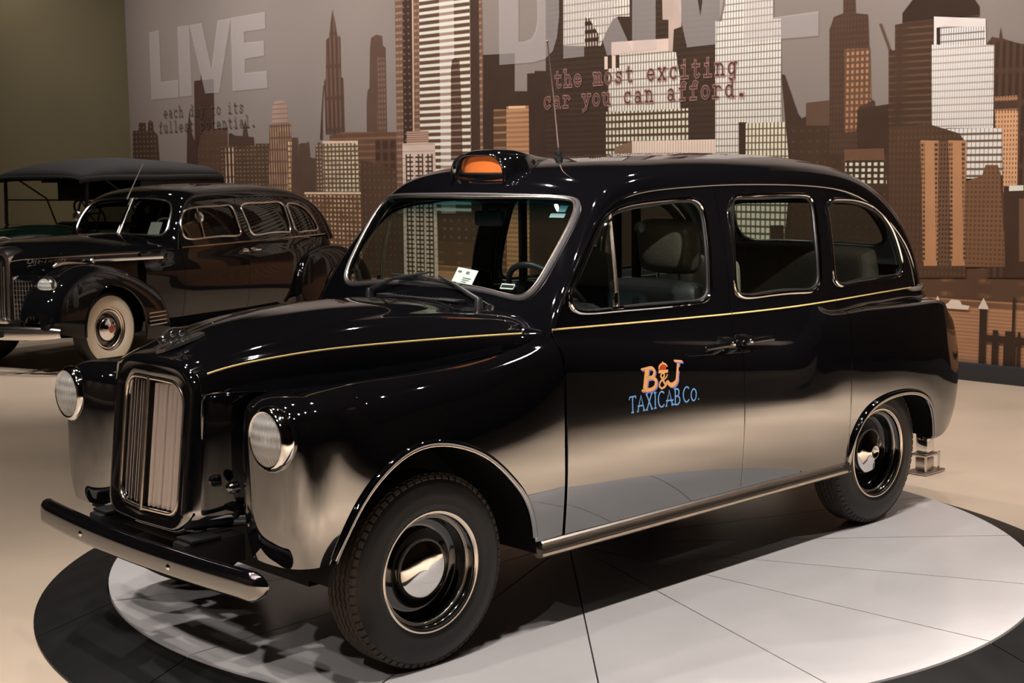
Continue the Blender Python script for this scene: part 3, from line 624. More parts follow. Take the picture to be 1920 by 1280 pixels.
# quay: mooring posts, jetty, boat
DKP = print_mat((56, 42, 34), None, 1, 1, 1, 1, 0); LTP = print_mat((216, 196, 182), None, 1, 1, 1, 1, 0)
for (y, w_, z0, z1) in ((-1.404, .032, FLOOR, .49),): decal([(y-w_, z0), (y+w_, z0), (y+w_, z1), (y-w_, z1)], DKP, 'mooring_post_print')
decal([(-1.452, .49), (-1.356, .49), (-1.362, .51), (-1.405, .585), (-1.446, .51)], LTP, 'mooring_post_print')
decal([(-1.372, .215), (.9, .215), (.9, .275), (-1.372, .275)], DKP, 'jetty_print')
for y, w_ in ((-1.29, .03), (-1.16, .055), (-1.08, .015), (-.95, .04), (-.75, .03), (-.5, .05), (-.2, .03), (.2, .05)):
    decal([(y-w_, FLOOR), (y+w_, FLOOR), (y+w_, .22), (y-w_, .22)], DKP, 'jetty_print')
    decal([(y-w_*.8, .275), (y+w_*.8, .275), (y+w_*.8, .32), (y-w_*.8, .32)], DKP, 'jetty_print')
decal([(-1.145, .30), (-1.12, .30), (-1.12, .60), (-1.145, .60)], DKP, 'jetty_print')
decal([(-1.76, .475), (-1.54, .475), (-1.53, .51), (-1.60, .515), (-1.62, .55), (-1.70, .555), (-1.74, .515), (-1.78, .51)], LTP, 'boat_print')
decal([(-1.86, .51), (-1.80, .51), (-1.83, .58)], LTP, 'boat_print')
# translucent white overprint of the big words, and the typewriter captions
OVER = bpy.data.materials.new('white_overprint'); OVER.use_nodes = True
_nt = OVER.node_tree; _b = _nt.nodes['Principled BSDF']; _b.inputs['Base Color'].default_value = (.80, .74, .74, 1); _b.inputs['Roughness'].default_value = .7; _b.inputs['Alpha'].default_value = .30
for l, hl_ in OVERPRINT: decal(l, OVER, 'big_letter_print', .0002, hl_)
HALO = bpy.data.materials.new('caption_halo'); HALO.use_nodes = True
_b = HALO.node_tree.nodes['Principled BSDF']; _b.inputs['Base Color'].default_value = (.62, .34, .30, 1); _b.inputs['Roughness'].default_value = .7; _b.inputs['Alpha'].default_value = .42
CAPI = mat('caption_ink', (.075, .03, .028), .7)
def text_mesh(s_, off):
    c = bpy.data.curves.new('caption', 'FONT'); c.body = s_; c.size = 1; c.space_character = 1.12; c.space_word = 1.3; c.offset = off; c.resolution_u = 3
    o = bpy.data.objects.new('caption', c); COL.objects.link(o)
    bpy.context.view_layer.update()
    me = bpy.data.meshes.new_from_object(o.evaluated_get(bpy.context.evaluated_depsgraph_get())); bpy.data.objects.remove(o); bpy.data.curves.remove(c)
    return me
# typewriter letters drawn as slab-ended strokes on a fixed pitch
def tarc(cx, cy, rx, ry, a0, a1, n=16): return [(cx+rx*math.cos(math.radians(a0+(a1-a0)*k/n)), cy+ry*math.sin(math.radians(a0+(a1-a0)*k/n))) for k in range(n+1)]
SL = lambda *xs: [[(a, z), (b, z)] for a, b, z in xs]
TYPE = {'e': [tarc(.4, .31, .28, .31, 0, 318), [(.12, .31), (.68, .31)]],
        'a': [tarc(.36, .17, .22, .17, 0, 360), tarc(.38, .42, .22, .20, 150, 0)+[(.60, .06), (.74, 0)]],
        'c': [tarc(.42, .31, .28, .31, 42, 318), [(.64, .46), (.64, .62)]],
        'h': [[(.2, 0), (.2, .95)], [(.2, .38)]+tarc(.42, .38, .22, .24, 180, 0)+[(.64, 0)]]+SL((.06, .2, .95), (.08, .32, 0), (.52, .76, 0)),
        'd': [tarc(.38, .31, .26, .31, 0, 360), [(.64, .95), (.64, 0)]]+SL((.48, .64, .95), (.64, .78, 0)),
        'y': [[(.14, .62), (.43, .04)], [(.70, .62), (.34, -.22), (.12, -.28)]]+SL((.04, .26, .62), (.58, .80, .62)),
        't': [[(.34, .86), (.34, .14)]+tarc(.5, .14, .16, .14, 180, 330)]+SL((.14, .64, .62)),
        'o': [tarc(.4, .31, .28, .31, 0, 360)],
        'i': [[(.4, .62), (.4, 0)], [(.4, .80), (.4, .92)]]+SL((.2, .4, .62), (.14, .66, 0)),
        's': [[(.64, .48), (.52, .60), (.30, .61), (.18, .50), (.24, .37), (.56, .26), (.65, .14), (.54, .01), (.30, 0), (.16, .13)], [(.64, .46), (.64, .62)], [(.16, .15), (.16, 0)]],
        'f': [[(.68, .86), (.56, .95), (.42, .90), (.36, .76), (.36, 0)]]+SL((.14, .62, .62), (.16, .58, 0)),
        'u': [[(.18, .62), (.18, .2)]+tarc(.38, .2, .2, .2, 180, 330)+[(.62, .2)], [(.62, .62), (.62, 0)]]+SL((.05, .18, .62), (.48, .62, .62), (.62, .76, 0)),
        'l': [[(.4, .95), (.4, 0)]]+SL((.2, .4, .95), (.14, .66, 0)),
        'p': [[(.18, .62), (.18, -.28)], tarc(.42, .31, .26, .31, 0, 360)]+SL((.05, .18, .62), (.05, .36, -.28)),
        'n': [[(.2, 0), (.2, .62)], [(.2, .38)]+tarc(.42, .38, .22, .24, 180, 0)+[(.64, 0)]]+SL((.06, .2, .62), (.08, .32, 0), (.52, .76, 0)),
        'm': [[(.12, 0), (.12, .62)], tarc(.26, .44, .14, .18, 180, 0)+[(.40, 0)], tarc(.54, .44, .14, .18, 180, 0)+[(.68, 0)]]+SL((.0, .12, .62), (.02, .22, 0), (.32, .48, 0), (.60, .80, 0)),
        'x': [[(.14, .62), (.66, 0)], [(.66, .62), (.14, 0)]]+SL((.04, .28, .62), (.54, .76, .62), (.04, .28, 0), (.54, .76, 0)),
        'r': [[(.28, .62), (.28, 0)], tarc(.50, .38, .22, .23, 180, 35)]+SL((.12, .28, .62), (.10, .50, 0)),
        'g': [tarc(.38, .32, .25, .30, 0, 360), [(.63, .62), (.63, -.10)]+tarc(.40, -.12, .23, .16, 0, -155)]+SL((.63, .78, .62)),
        '.': [[(.33, .05), (.47, .05)]]}
def ribbon(pts, w_):
    P_ = np.array(pts, float); n = len(P_); L, R = [], []
    for i in range(n):
        t = P_[min(i+1, n-1)]-P_[max(i-1, 0)]; t = t/max(np.linalg.norm(t), 1e-9); nn = np.array([-t[1], t[0]])*w_/2
        e = t*w_/2*(-1 if i == 0 else 1 if i == n-1 else 0); L.append(P_[i]+nn+e); R.append(P_[i]-nn+e)
    return L, R
for s_, a, b, h in CAPTIONS:
    px_ = (b[0]-a[0])/(len(s_)-.2); kz = h/.95
    for m, nm, wt in ((HALO, 'caption_halo_print', .24), (CAPI if a[0] > -10 else mat('caption_grey_ink', (.095, .07, .062), .7), 'caption_print', .095 if a[0] > -10 else .085)):
        if nm == 'caption_halo_print' and a[0] < -10: continue
        _lay[0] += .0002; mb = MB()
        for i_, ch in enumerate(s_):
            if ch == ' ': continue
            for j_, pl2 in enumerate(TYPE[ch]):
                L, R = ribbon(pl2, wt if ch != '.' else wt*1.7); n = len(L)
                pts = [(WALLX+_lay[0]+.00001*j_, a[0]+(i_+q_[0])*px_, a[1]+(b[1]-a[1])*(i_/len(s_))+q_[1]*kz) for q_ in L+R]
                mb.add(pts, [(k, k+1, n+k+1, n+k) for k in range(n-1)], False)
        _lay[0] += .0002
        mb.build(nm, m, wb, auto=False)
# ------------------------------------------------------------------ the taxi
taxi = empty('taxi_cab', (-1.4, 0, 0))
tag(taxi, 'black vintage taxi cab with orange roof lamp, parked on the white turntable', 'car')
TAXI_OFF = Matrix.Translation((1.4, 0, 0))
# parts are modelled in hall coordinates; the empty stands under the cab's middle
def adopt(o):
    o.parent = taxi; o.matrix_parent_inverse = TAXI_OFF; return o
_yz = Spl([1.0, 1.10, 1.20, 1.343, 1.478, 1.632, 1.72]); _yv = np.array([.772, .760, .748, .731, .701, .664, .640])
_tx = Spl([-3.7, -3.36, -3.0, -2.5, -1.75, -.67, .1]); _tv = np.array([.83, .91, .965, .993, 1, .992, .985])
def yU(x, z): return (_yz.basis(z) @ _yv)*(_tx.basis(x) @ _tv)
def yU1(x, z): return float(yU(np.array([x]), np.array([z]))[0])
upper = Func(lambda u, v: np.stack([-u, yU(-u, v), v], 1), (0.3, 3.7), (1.0, 1.72), 1)
def up(l): return [(-a, b) for a, b in l]                       # (x, z) -> parameters of the upper side
# cabin shell: windscreen, roof and tail in one skin between the centre line and the gutter
GK = [(-.655, 1.09, -.636, 1.09), (-.707, 1.177, -.676, 1.18), (-.813, 1.331, -.772, 1.335), (-.933, 1.467, -.861, 1.475), (-1.028, 1.546, -.932, 1.59),
      (-1.134, 1.596, -.995, 1.672), (-1.269, 1.624, -1.13, 1.728), (-1.54, 1.640, -1.45, 1.770), (-1.80, 1.645, -1.8, 1.785), (-2.131, 1.641, -2.2, 1.786),
      (-2.541, 1.621, -2.66, 1.764), (-2.807, 1.577, -2.98, 1.704), (-3.024, 1.482, -3.22, 1.588), (-3.208, 1.343, -3.375, 1.42), (-3.307, 1.205, -3.46, 1.25), (-3.345, 1.04, -3.50, 1.04)]
GK = np.array(GK)
_su = Spl(np.r_[0, np.cumsum(np.linalg.norm(np.diff(.5*(GK[:, :2]+GK[:, 2:]), axis=0), axis=1))])
_eta = np.sin(np.linspace(0, PI/2, 6000)); _n = 3.0
_cc = 1-(1-_eta**_n)**(1/_n)
_al = np.r_[0, np.cumsum(np.hypot(np.diff(_eta)*.68, np.diff(_cc)*.13))]; _al /= _al[-1]
def shell_fn(u, v):
    B = _su.basis(u) @ GK
    e = np.interp(np.abs(v), _al, _eta); c = np.interp(np.abs(v), _al, _cc)
    x = B[:, 2]+(B[:, 0]-B[:, 2])*c; z = B[:, 3]+(B[:, 1]-B[:, 3])*c
    return np.stack([x, np.sign(v)*e*yU(B[:, 0], B[:, 1]), z], 1)
shell = Func(shell_fn, (0.0, float(_su.t[-1])), (-1.0, 1.0), 1)
_t = shell.nrm(np.array([2.0]), np.array([0.0]))
if _t[0, 2] < 0: shell.sign = -1
# gutter curve in (x, z), fine
GUT = (_su.basis(np.linspace(0, _su.t[-1], 160)) @ GK)[:, :2]

ws_half = [(0, 1.252), (.2, 1.250), (.38, 1.240), (.50, 1.228), (.565, 1.232), (.602, 1.262), (.622, 1.34), (.630, 1.47), (.622, 1.55), (.598, 1.588), (.545, 1.603), (.3, 1.611), (0, 1.614)]
ws_loop = spline(ws_half + [(-a, b) for a, b in ws_half[-2:0:-1]], 140, True)
ws_uv = shell.inv([1, 2], ws_loop, np.interp(ws_loop[:, 1], [1.2, 1.62], [.14, .62]), ws_loop[:, 0]/.75*.6)
bw = [(0, 1.30), (.25, 1.30), (.42, 1.305), (.47, 1.34), (.46, 1.44), (.42, 1.51), (.3, 1.53), (0, 1.535)]
bw_loop = spline(bw + [(-a, b) for a, b in bw[-2:0:-1]], 80, True)
bw_uv = shell.inv([1, 2], bw_loop, shell.ur[1]-.35, bw_loop[:, 0]/.75*.6)
U1 = shell.ur[1]
P = Panel(); P.cut(shell, [(0.0, -1), (U1, -1), (U1, 1), (0.0, 1)], [ws_uv, bw_uv], step=.03, sv=.75, rim=.02, rim_out=False)
adopt(P.build('roof_shell', PAINT))

FW = [(-0.785, 1.207), (-0.78, 1.234), (-0.789, 1.257), (-0.848, 1.333), (-0.925, 1.425), (-1.005, 1.51), (-1.061, 1.545), (-1.162, 1.572), (-1.348, 1.587), (-1.475, 1.592), (-1.57, 1.590), (-1.619, 1.576), (-1.641, 1.547), (-1.647, 1.5), (-1.634, 1.366), (-1.622, 1.24), (-1.611, 1.191), (-1.580, 1.168), (-1.51, 1.161), (-1.259, 1.163), (-1.023, 1.168), (-0.854, 1.173), (-0.806, 1.185)]
RW = [(-1.831, 1.560), (-1.861, 1.588), (-1.942, 1.595), (-2.153, 1.595), (-2.354, 1.590), (-2.432, 1.574), (-2.449, 1.537), (-2.440, 1.436), (-2.423, 1.234), (-2.413, 1.183), (-2.372, 1.157), (-2.251, 1.154), (-2.003, 1.158), (-1.843, 1.162), (-1.799, 1.181), (-1.787, 1.272), (-1.802, 1.413)]
QW = [(-2.561, 1.530), (-2.588, 1.555), (-2.649, 1.562), (-2.771, 1.557), (-2.878, 1.541), (-2.984, 1.507), (-3.062, 1.457), (-3.112, 1.405), (-3.150, 1.335), (-3.187, 1.242), (-3.190, 1.204), (-3.164, 1.179), (-3.106, 1.170), (-2.9, 1.166), (-2.67, 1.162), (-2.581, 1.163), (-2.546, 1.182), (-2.534, 1.233), (-2.535, 1.349), (-2.548, 1.464)]
FW, RW, QW = [spline(a, 110, True) for a in (FW, RW, QW)]

# lower body: ribs from sill to coachline, running along the flank and round the tail
_cz = Spl([-3.6, -3.04, -2.24, -1.74, -1.16, -.66, 0]); _cv = np.array([1.10, 1.104, 1.094, 1.098, 1.111, 1.124, 1.14])
def coach(x): return float((_cz.basis([x]) @ _cv)[0])
def rib(x, s, yo, wing=False):
    ui = yU1(x, coach(x))
    r = [(yo-.017, .335), (yo-.003, .48), (yo+.003, .66), (yo, s-.12), (yo-.012, s-.026)]
    if wing: r += [(yo-.032, s+.004), (ui+.022, s+.016), (ui, coach(x))]
    else: r += [(yo-.034, s+.008), (yo-.056, s+.032), (ui, coach(x))]
    return [(x, a, b) for a, b in r]
side = [rib(-.655, 1.058, .829), rib(-.95, 1.034, .831), rib(-1.465, .986, .832), rib(-1.75, .958, .832), rib(-2.0, .937, .832), rib(-2.14, .928, .833), rib(-2.20, .936, .834), rib(-2.25, .966, .835), rib(-2.30, 1.006, .837), rib(-2.35, 1.032, .839), rib(-2.42, 1.040, .841, True),
        rib(-2.65, 1.041, .846, True), rib(-2.96, 1.038, .847, True), rib(-3.25, 1.033, .836, True), rib(-3.45, 1.022, .812, True)]
tail = [(-3.61, .775, 1.000), (-3.72, .715, .985), (-3.785, .62, .97), (-3.815, .45, .965), (-3.825, .22, .965), (-3.827, 0.0, .965)]
pl = np.array([(-3.25, .836), (-3.45, .812)]+[t[:2] for t in tail]); 
for i, (x, y, s) in enumerate(tail):
    k = i+2; tg = pl[min(k+1, len(pl)-1)]-pl[k-1]; nn = np.array([tg[1], -tg[0]]); nn /= np.linalg.norm(nn)
    if nn[0] > 0 or (abs(nn[0]) < .3 and nn[1] < 0): nn = -nn
    if i == len(tail)-1: nn = np.array([-1., 0])
    side.append([(x-nn[0]*o, max(0, y-nn[1]*o), z) for o, z in zip([.03, .006, -.004, .018, .055, .095, .16, .24], [.36, .47, .65, s-.12, s-.035, s+.0, s+.03, s+.06])])
flank = Loft(side, 1)
_t = flank.nrm(np.array([1.0]), np.array([.3]))
if _t[0, 1] < 0: flank.sign = -1
def fl_uv(pts): 
    pts = np.array(pts, float)
    return flank.inv([0, 2], pts, np.clip(-pts[:, 0]-.655, 0, 3), np.interp(pts[:, 1], [.335, 1.0], [0.0, .66]))
VT = flank.vr[1]; UE = flank.ur[1]
def udx(x): return float(fl_uv([(x, .66)])[0, 0])
# rear wheel arch in (x, z)
RA = spline([(-2.545, .30), (-2.555, .40), (-2.60, .495), (-2.68, .565), (-2.80, .605), (-2.95, .617), (-3.10, .60), (-3.215, .55), (-3.285, .46), (-3.32, .355)], 40)
g = .0032                                                         # half shut line
xA, xB, xC = -.668, -1.746, -2.535
def lower(x0, x1, bottom=None, step=.028):
    """part of the flank between two verticals"""
    n = 24; zs = np.linspace(0, VT, n)
    def vert(x):
        u = np.interp(x, [side[i][0][0] for i in range(14, -1, -1)], flank.uk[14::-1])
        return [(u, v) for v in zs]
    a = vert(x0); b = vert(x1)
    return a, b
def vline(x):
    u = np.interp(x, [side[i][0][0] for i in range(14, -1, -1)], flank.uk[14::-1])
    return float(u)
uA, uB, uC = vline(xA), vline(xB), vline(xC)
V0 = .006
def gut_between(x0, x1):
    """gutter points from x0 back to x1, kept a little below the rail"""
    k = [(a, b-.007) for a, b in GUT if x1 <= a <= x0]
    return k
def gz(x): return float(np.interp(-x, -GUT[:, 0], GUT[:, 1])) - .007
# front door: lower skin plus window frame
fd = Panel()
fd.cut(flank, [(uA+g, V0), (uB-g, V0), (uB-g, VT), (uA+g, VT)], step=.026)
zc = lambda x: coach(x)
ft = [(xA-g, coach(xA))] + [(a-.010, b-.002) for a, b in GUT if a < xA-.02 and b < 1.60 and a > -1.4] + [(a, b-.007) for a, b in GUT if b >= 1.60 and a > xB+.01]
fo = [(xB+g, gz(xB))] + [(xB+g, coach(xB))] + [(x, coach(x)) for x in np.linspace(xB+.05, xA-.05, 16)]
fd.cut(upper, up(ft+fo), [up(FW)], step=.026)
adopt(fd.build('front_door', PAINT)); adopt(fd.build('front_door', PAINT, mirror=True))
rd = Panel()
arch = [p for p in RA if p[0] > xC+.0]
# the rear door's back edge is cut by the wheel arch low down
rdo = [(uB+g, V0), (vline(-2.535), V0), (vline(-2.535), VT), (uB+g, VT)]
rd.cut(flank, [(uB+g, V0), (uC-g, V0), (uC-g, VT), (uB+g, VT)], step=.026)
rt = [(xB-g, gz(xB))] + [(x, gz(x)) for x in np.linspace(xB-.08, xC+.06, 12)] + [(xC+g, gz(xC)), (xC+g, coach(xC))] + [(x, coach(x)) for x in np.linspace(xC+.05, xB-.05, 14)] + [(xB-g, coach(xB))]
rd.cut(upper, up(rt), [up(RW)], step=.026)
adopt(rd.build('rear_door', PAINT)); adopt(rd.build('rear_door', PAINT, mirror=True))
# rear quarter with wheel arch, wing and tail
qp = Panel()
ra_uv = fl_uv(RA[2:])
uN = float(ra_uv[-1, 0])
qo = [(uC+g, V0)] + [tuple(p) for p in ra_uv if p[1] > V0 and p[0] > uC+g+.004] + [(max(uN, float(ra_uv[-1, 0])), V0+.0)] + [(UE, V0), (UE, VT), (uC+g, VT)]
qp.cut(flank, qo, step=.028)
xe = -3.345
qt = [(xC-g, gz(xC))] + [(a, b-.007) for a, b in GUT if a < xC-.05 and b > coach(a)+.02] + [(x, coach(x)) for x in np.linspace(xe+.01, xC-.05, 18)] + [(xC-g, coach(xC))]
qp.cut(upper, up(qt), [up(QW)], step=.026)
adopt(qp.build('rear_quarter_panel', PAINT)); adopt(qp.build('rear_quarter_panel', PAINT, mirror=True))

# front wing: ribs down the flank, fanned round the headlamp and back along the valley
SP = [(-.655, .755), (-.5, .735), (-.3, .675), (0, .645), (.2, .63)]
wing = [rib(-.655, 1.058, .829)]
wing[0] = [(x, y, z) for x, y, z in wing[0]]
for x, r in [(-.5, [(.815, .34), (.829, .48), (.834, .66), (.829, .875), (.812, .985), (.787, 1.032), (.758, 1.055), (.735, 1.068)]),
             (-.3, [(.815, .36), (.831, .48), (.837, .66), (.829, .85), (.803, .955), (.764, 1.008), (.718, 1.030), (.675, 1.034)]),
             (0, [(.815, .38), (.832, .49), (.838, .66), (.827, .825), (.793, .935), (.747, .988), (.695, 1.012), (.645, 1.016)]),
             (.2, [(.812, .40), (.827, .50), (.832, .66), (.820, .815), (.783, .92), (.735, .975), (.682, 1.002), (.632, 1.010)])]:
    wing.append([(x, a, b) for a, b in r])
q = np.array([.42, .64])
for p in [(.38, .828), (.485, .814), (.540, .766), (.561, .685), (.561, .59), (.534, .495), (.473, .413), (.37, .352)]:
    p = np.array(p); wing.append([(*(q+(p-q)*k), z) for k, z in zip([.90, .97, 1, 1.0, .975, .87, .55, .03], [.445, .52, .68, .82, .905, .957, .989, .998])])
for x, r in [(.15, [(.35, .44), (.35, .52), (.355, .68), (.375, .82), (.42, .915), (.49, .968), (.57, .998), (.634, 1.008)]),
             (-.2, [(.42, .44), (.42, .52), (.425, .68), (.47, .82), (.51, .93), (.56, .988), (.61, 1.017), (.66, 1.026)]),
             (-.5, [(.52, .44), (.52, .52), (.525, .68), (.54, .84), (.57, .96), (.62, 1.02), (.68, 1.055), (.732, 1.068)])]:
    wing.append([(x, a, b) for a, b in r])
wingS = Loft(wing, 1)
_t = wingS.nrm(np.array([.5]), np.array([.3]))
if _t[0, 1] < 0: wingS.sign = -1
FA = spline([(-.507, .31), (-.497, .38), (-.478, .45), (-.435, .535), (-.371, .61), (-.268, .70), (-.143, .765), (.026, .795), (.167, .752), (.281, .663), (.36, .555), (.405, .46), (.425, .38)], 60)
wu = wingS.uk
def wg_uv(pts):
    pts = np.array(pts, float)
    return wingS.inv([0, 2], pts, np.interp(pts[:, 0], [-.655, -.5, -.3, 0, .2, .38, .485], wu[:7]), np.interp(pts[:, 1], [.335, 1.0], [0.02, .62]))
fa = wg_uv(FA)
fa = np.array([p for p in fa if p[1] > .012])
wo = [(wu[0]+.002, 0.006)] + [(fa[0, 0]-.0, .006)] + [tuple(p) for p in fa] + [(fa[-1, 0]+.002, .006), (wingS.ur[1], .006), (wingS.ur[1], wingS.vr[1]), (wu[0]+.002, wingS.vr[1])]
wp = Panel(); wp.cut(wingS, wo, step=.024, rim=0)
adopt(wp.build('front_wing', PAINT)); adopt(wp.build('front_wing', PAINT, mirror=True))

# bonnet and cowl
def bsec(x, w, zc, zg, drop=.13):
    h = [(0, zc), (.30*w, zc-.006*(w/.5)), (.58*w, zc-.16*(zc-zg)-.012), (.80*w, zc-.46*(zc-zg)), (.93*w, zg+.20*(zc-zg)), (w, zg), (w+.014, zg-.05), (w+.016, zg-drop)]
    return [(x, -a, b) for a, b in h[:0:-1]] + [(x, a, b) for a, b in h]
bon = [bsec(-.80, .742, 1.20, 1.105), bsec(-.68, .735, 1.203, 1.112), bsec(-.60, .690, 1.208, 1.112), bsec(-.45, .625, 1.217, 1.112), bsec(-.2, .553, 1.217, 1.112), bsec(0, .50, 1.204, 1.110), bsec(.2, .435, 1.177, 1.101), bsec(.36, .372, 1.142, 1.083, .11), bsec(.47, .325, 1.110, 1.064, .085), bsec(.53, .300, 1.090, 1.048, .07), bsec(.566, .284, 1.074, 1.036, .065)]
bonS = Loft(bon, 1)
_t = bonS.nrm(np.array([.6]), np.array([bonS.vr[1]/2]))
if _t[0, 2] < 0: bonS.sign = -1
ub = float(np.interp(.592, [.80-.0, .68, .60, .45], [0, bonS.uk[1], bonS.uk[2], bonS.uk[3]][::1])) if False else float(bonS.uk[2]+.01)
VB = bonS.vr[1]
bp = Panel(); bp.cut(bonS, [(ub+.004, 0), (bonS.ur[1], 0), (bonS.ur[1], VB), (ub+.004, VB)], step=.026, rim=.01)
adopt(bp.build('bonnet', PAINT))
cp = Panel(); cp.cut(bonS, [(0, .0), (ub-.002, .0), (ub-.002, VB), (0, VB)], step=.03, rim=.01)
adopt(cp.build('cowl', PAINT))

# nose shell round the grille
def nose(hw, z0, z1, r0, r1, x0, vee, crown=0.0):
    o = rrect(hw, z0, z1, r0, r1, 8)
    o = dense(o, .03)
    return o, x0, vee, crown
def ring(hw, z0, z1, r0, r1, x0, vee, crown):
    pts = []
    base = rrect(hw, z0, z1, r0, r1, 10)
    # resample evenly so that every ring has the same count
    d = np.r_[0, np.cumsum(np.linalg.norm(np.diff(np.vstack([base, base[:1]]), axis=0), axis=1))]
    t = np.linspace(0, d[-1], 120, endpoint=False); bb = np.vstack([base, base[:1]])
    yy = np.interp(t, d, bb[:, 0]); zz = np.interp(t, d, bb[:, 1])
    for y, z in zip(yy, zz):
        top = max(0, (z-.8)/(z1-.8)); pts.append((x0+vee*(1-abs(y)/hw)**1.0 - .118*(z-.52), y, z+crown*(1-(y/hw)**2)*top))
    return pts
mb = MB()
mb.grid([ring(.205, .545, .998, .05, .075, .606, .022, .012), ring(.213, .537, 1.006, .055, .08, .632, .024, .013), ring(.226, .525, 1.020, .06, .085, .622, .024, .014), ring(.246, .508, 1.042, .065, .09, .640, .022, .016),
         ring(.266, .494, 1.058, .07, .095, .636, .020, .018), ring(.279, .486, 1.066, .075, .10, .612, .014, .02), ring(.287, .482, 1.073, .075, .10, .565, .006, .022), ring(.30, .480, 1.080, .07, .10, .48, 0, .024), ring(.335, .478, 1.07, .07, .10, .30, 0, .02)], closed=True)
adopt(mb.build('nose_shell', PAINT, auto=False))
mb = MB(); rr = ring(.203, .547, .996, .05, .075, .627, .024, .012)
mb.tube(rr, .0065, 8, closed=True)
adopt(mb.build('grille_frame', BRIGHT))
FIN = mat('grille_fin_metal', (0.80, 0.70, 0.66), 0.42, 1.0)
for sg in (1, -1):
    for k in range(7):
        y = .026+k*.0268; xf = .622+.024*(1-y/.205)
        zt = .992-(.02 if k == 6 else .002); z0 = .552+(.02 if k == 6 else 0.002)
        c = Vector((xf-.020, sg*y, (z0+zt)/2)); a = math.radians(31+(5 if k % 2 else -3)+2*math.sin(k*2.3))*sg
        f = MB().box((0, 0, 0), (.034, .0022, zt-z0)); f.v = [tuple(Matrix.Rotation(-a, 3, 'Z') @ Vector(v) + c) for v in f.v]
        f.v = [(v[0]-.118*(v[2]-.52), v[1], v[2]) for v in f.v]          # lean back with the shell
        adopt(f.build('grille_fin', FIN))
mb = MB(); mb.tube([(.654-.118*(z-.52), 0, z) for z in np.linspace(.54, 1.012, 10)], .0075, 8)
adopt(mb.build('grille_centre_bar', BRIGHT))
adopt(MB().box((.535, 0, .77), (.01, .44, .5)).build('radiator_core', DARK))

# headlamps
HL = mat('headlamp_lens', (0.75, 0.72, 0.68), 0.12, 0.0)
LENS = bpy.data.materials.new('fluted_lens_glass'); LENS.use_nodes = True
_nt = LENS.node_tree; _b = _nt.nodes['Principled BSDF']; _b.inputs['Transmission Weight'].default_value = 0.6; _b.inputs['Roughness'].default_value = 0.10; _b.inputs['IOR'].default_value = 1.35; _b.inputs['Base Color'].default_value = (0.97, 0.95, 0.9, 1)
_tc = _nt.nodes.new('ShaderNodeTexCoord'); _w = _nt.nodes.new('ShaderNodeTexWave'); _w.inputs['Scale'].default_value = 22; _w.bands_direction = 'Y'
_w2 = _nt.nodes.new('ShaderNodeTexWave'); _w2.inputs['Scale'].default_value = 9; _w2.bands_direction = 'Z'
_ad = _nt.nodes.new('ShaderNodeMath'); _bp = _nt.nodes.new('ShaderNodeBump'); _bp.inputs['Strength'].default_value = 0.6; _bp.inputs['Distance'].default_value = 0.006
_nt.links.new(_tc.outputs['Object'], _w.inputs['Vector']); _nt.links.new(_tc.outputs['Object'], _w2.inputs['Vector'])
_nt.links.new(_w.outputs['Fac'], _ad.inputs[0]); _nt.links.new(_w2.outputs['Fac'], _ad.inputs[1]); _nt.links.new(_ad.outputs[0], _bp.inputs['Height']); _nt.links.new(_bp.outputs['Normal'], _b.inputs['Normal'])
REFL = mat('headlamp_reflector', (0.95, 0.93, 0.90), 0.5, 1.0)
for sg in (1, -1):
    c = (.542, sg*.692, .872)
    hl = MB().lathe([(.086, .033), (.093, .036), (.101, .031), (.107, .020), (.110, .004), (.107, -.004), (.090, -.004)], 'x', 56, c).build('headlamp_rim', CHROME); adopt(hl)
    b_ = MB().lathe([(.107, -.002), (.100, -.02), (.085, -.06), (.07, -.10)], 'x', 48, c).build('headlamp_bowl', PAINT); adopt(b_)
    l_ = MB().lathe([(.0, .055), (.02, .0545), (.04, .0515), (.06, .0465), (.075, .041), (.087, .034)], 'x', 40, c).build('headlamp_lens', LENS); adopt(l_)
    r_ = MB().lathe([(.087, .030), (.08, .012), (.06, -.012), (.035, -.027), (.0, -.035)], 'x', 40, c).build('headlamp_reflector', REFL); adopt(r_)
    bl = MB().lathe([(0, .03), (.014, .026), (.018, .012), (.014, -.005), (.010, -.02)], 'x', 16, c).build('headlamp_bulb', mat('bulb_glass', (.8, .8, .78), .1)); adopt(bl)

# bumper
mb = MB(); rows = []
prof = [(-.012, .046), (.004, .048), (.018, .042), (.027, .028), (.030, .008), (.030, -.030), (.026, -.043), (.014, -.049), (-.004, -.047)]
for y in np.r_[-.775, -.77, -.755, np.linspace(-.73, .73, 31), .755, .77, .775]:
    e = min(1, max(.12, math.sqrt(max(0, 1-max(0, (abs(y)-.725)/.05)**2)))) ; bx = .700-.045*(y/.77)**2
    rows.append([(bx+a*e - (1-e)*.02, y, .415+b*e) for a, b in prof])
mb.grid(rows); mb.add(rows[0], [tuple(range(len(prof)))]); mb.add(rows[-1], [tuple(range(len(prof)))])
adopt(mb.build('front_bumper', PAINT, auto=False))
for y in (-.335, .30):
    adopt(MB().lathe([(0, .036), (.007, .035), (.011, .031), (.011, .02)], 'x', 16, (.700-.045*(y/.77)**2, y, .405)).build('bumper_bolt', CHROME))
for sg in (1, -1):
    adopt(MB().box((.56, sg*.30, .43), (.24, .09, .10), bevel=.01).build('bumper_bracket', DARK))
    adopt(MB().box((.60, sg*.30, .485), (.12, .10, .012), bevel=.004).build('bracket_plate', DARK))
    adopt(MB().box((.43, sg*.44, .49), (.012, .20, .08), bevel=.004).build('front_valance', DARK))
    adopt(MB().lathe([(0, .022), (.014, .018), (.021, .006), (.021, -.02)], 'x', 20, (.505, sg*.372, .655)).build('horn_button', PAINT))
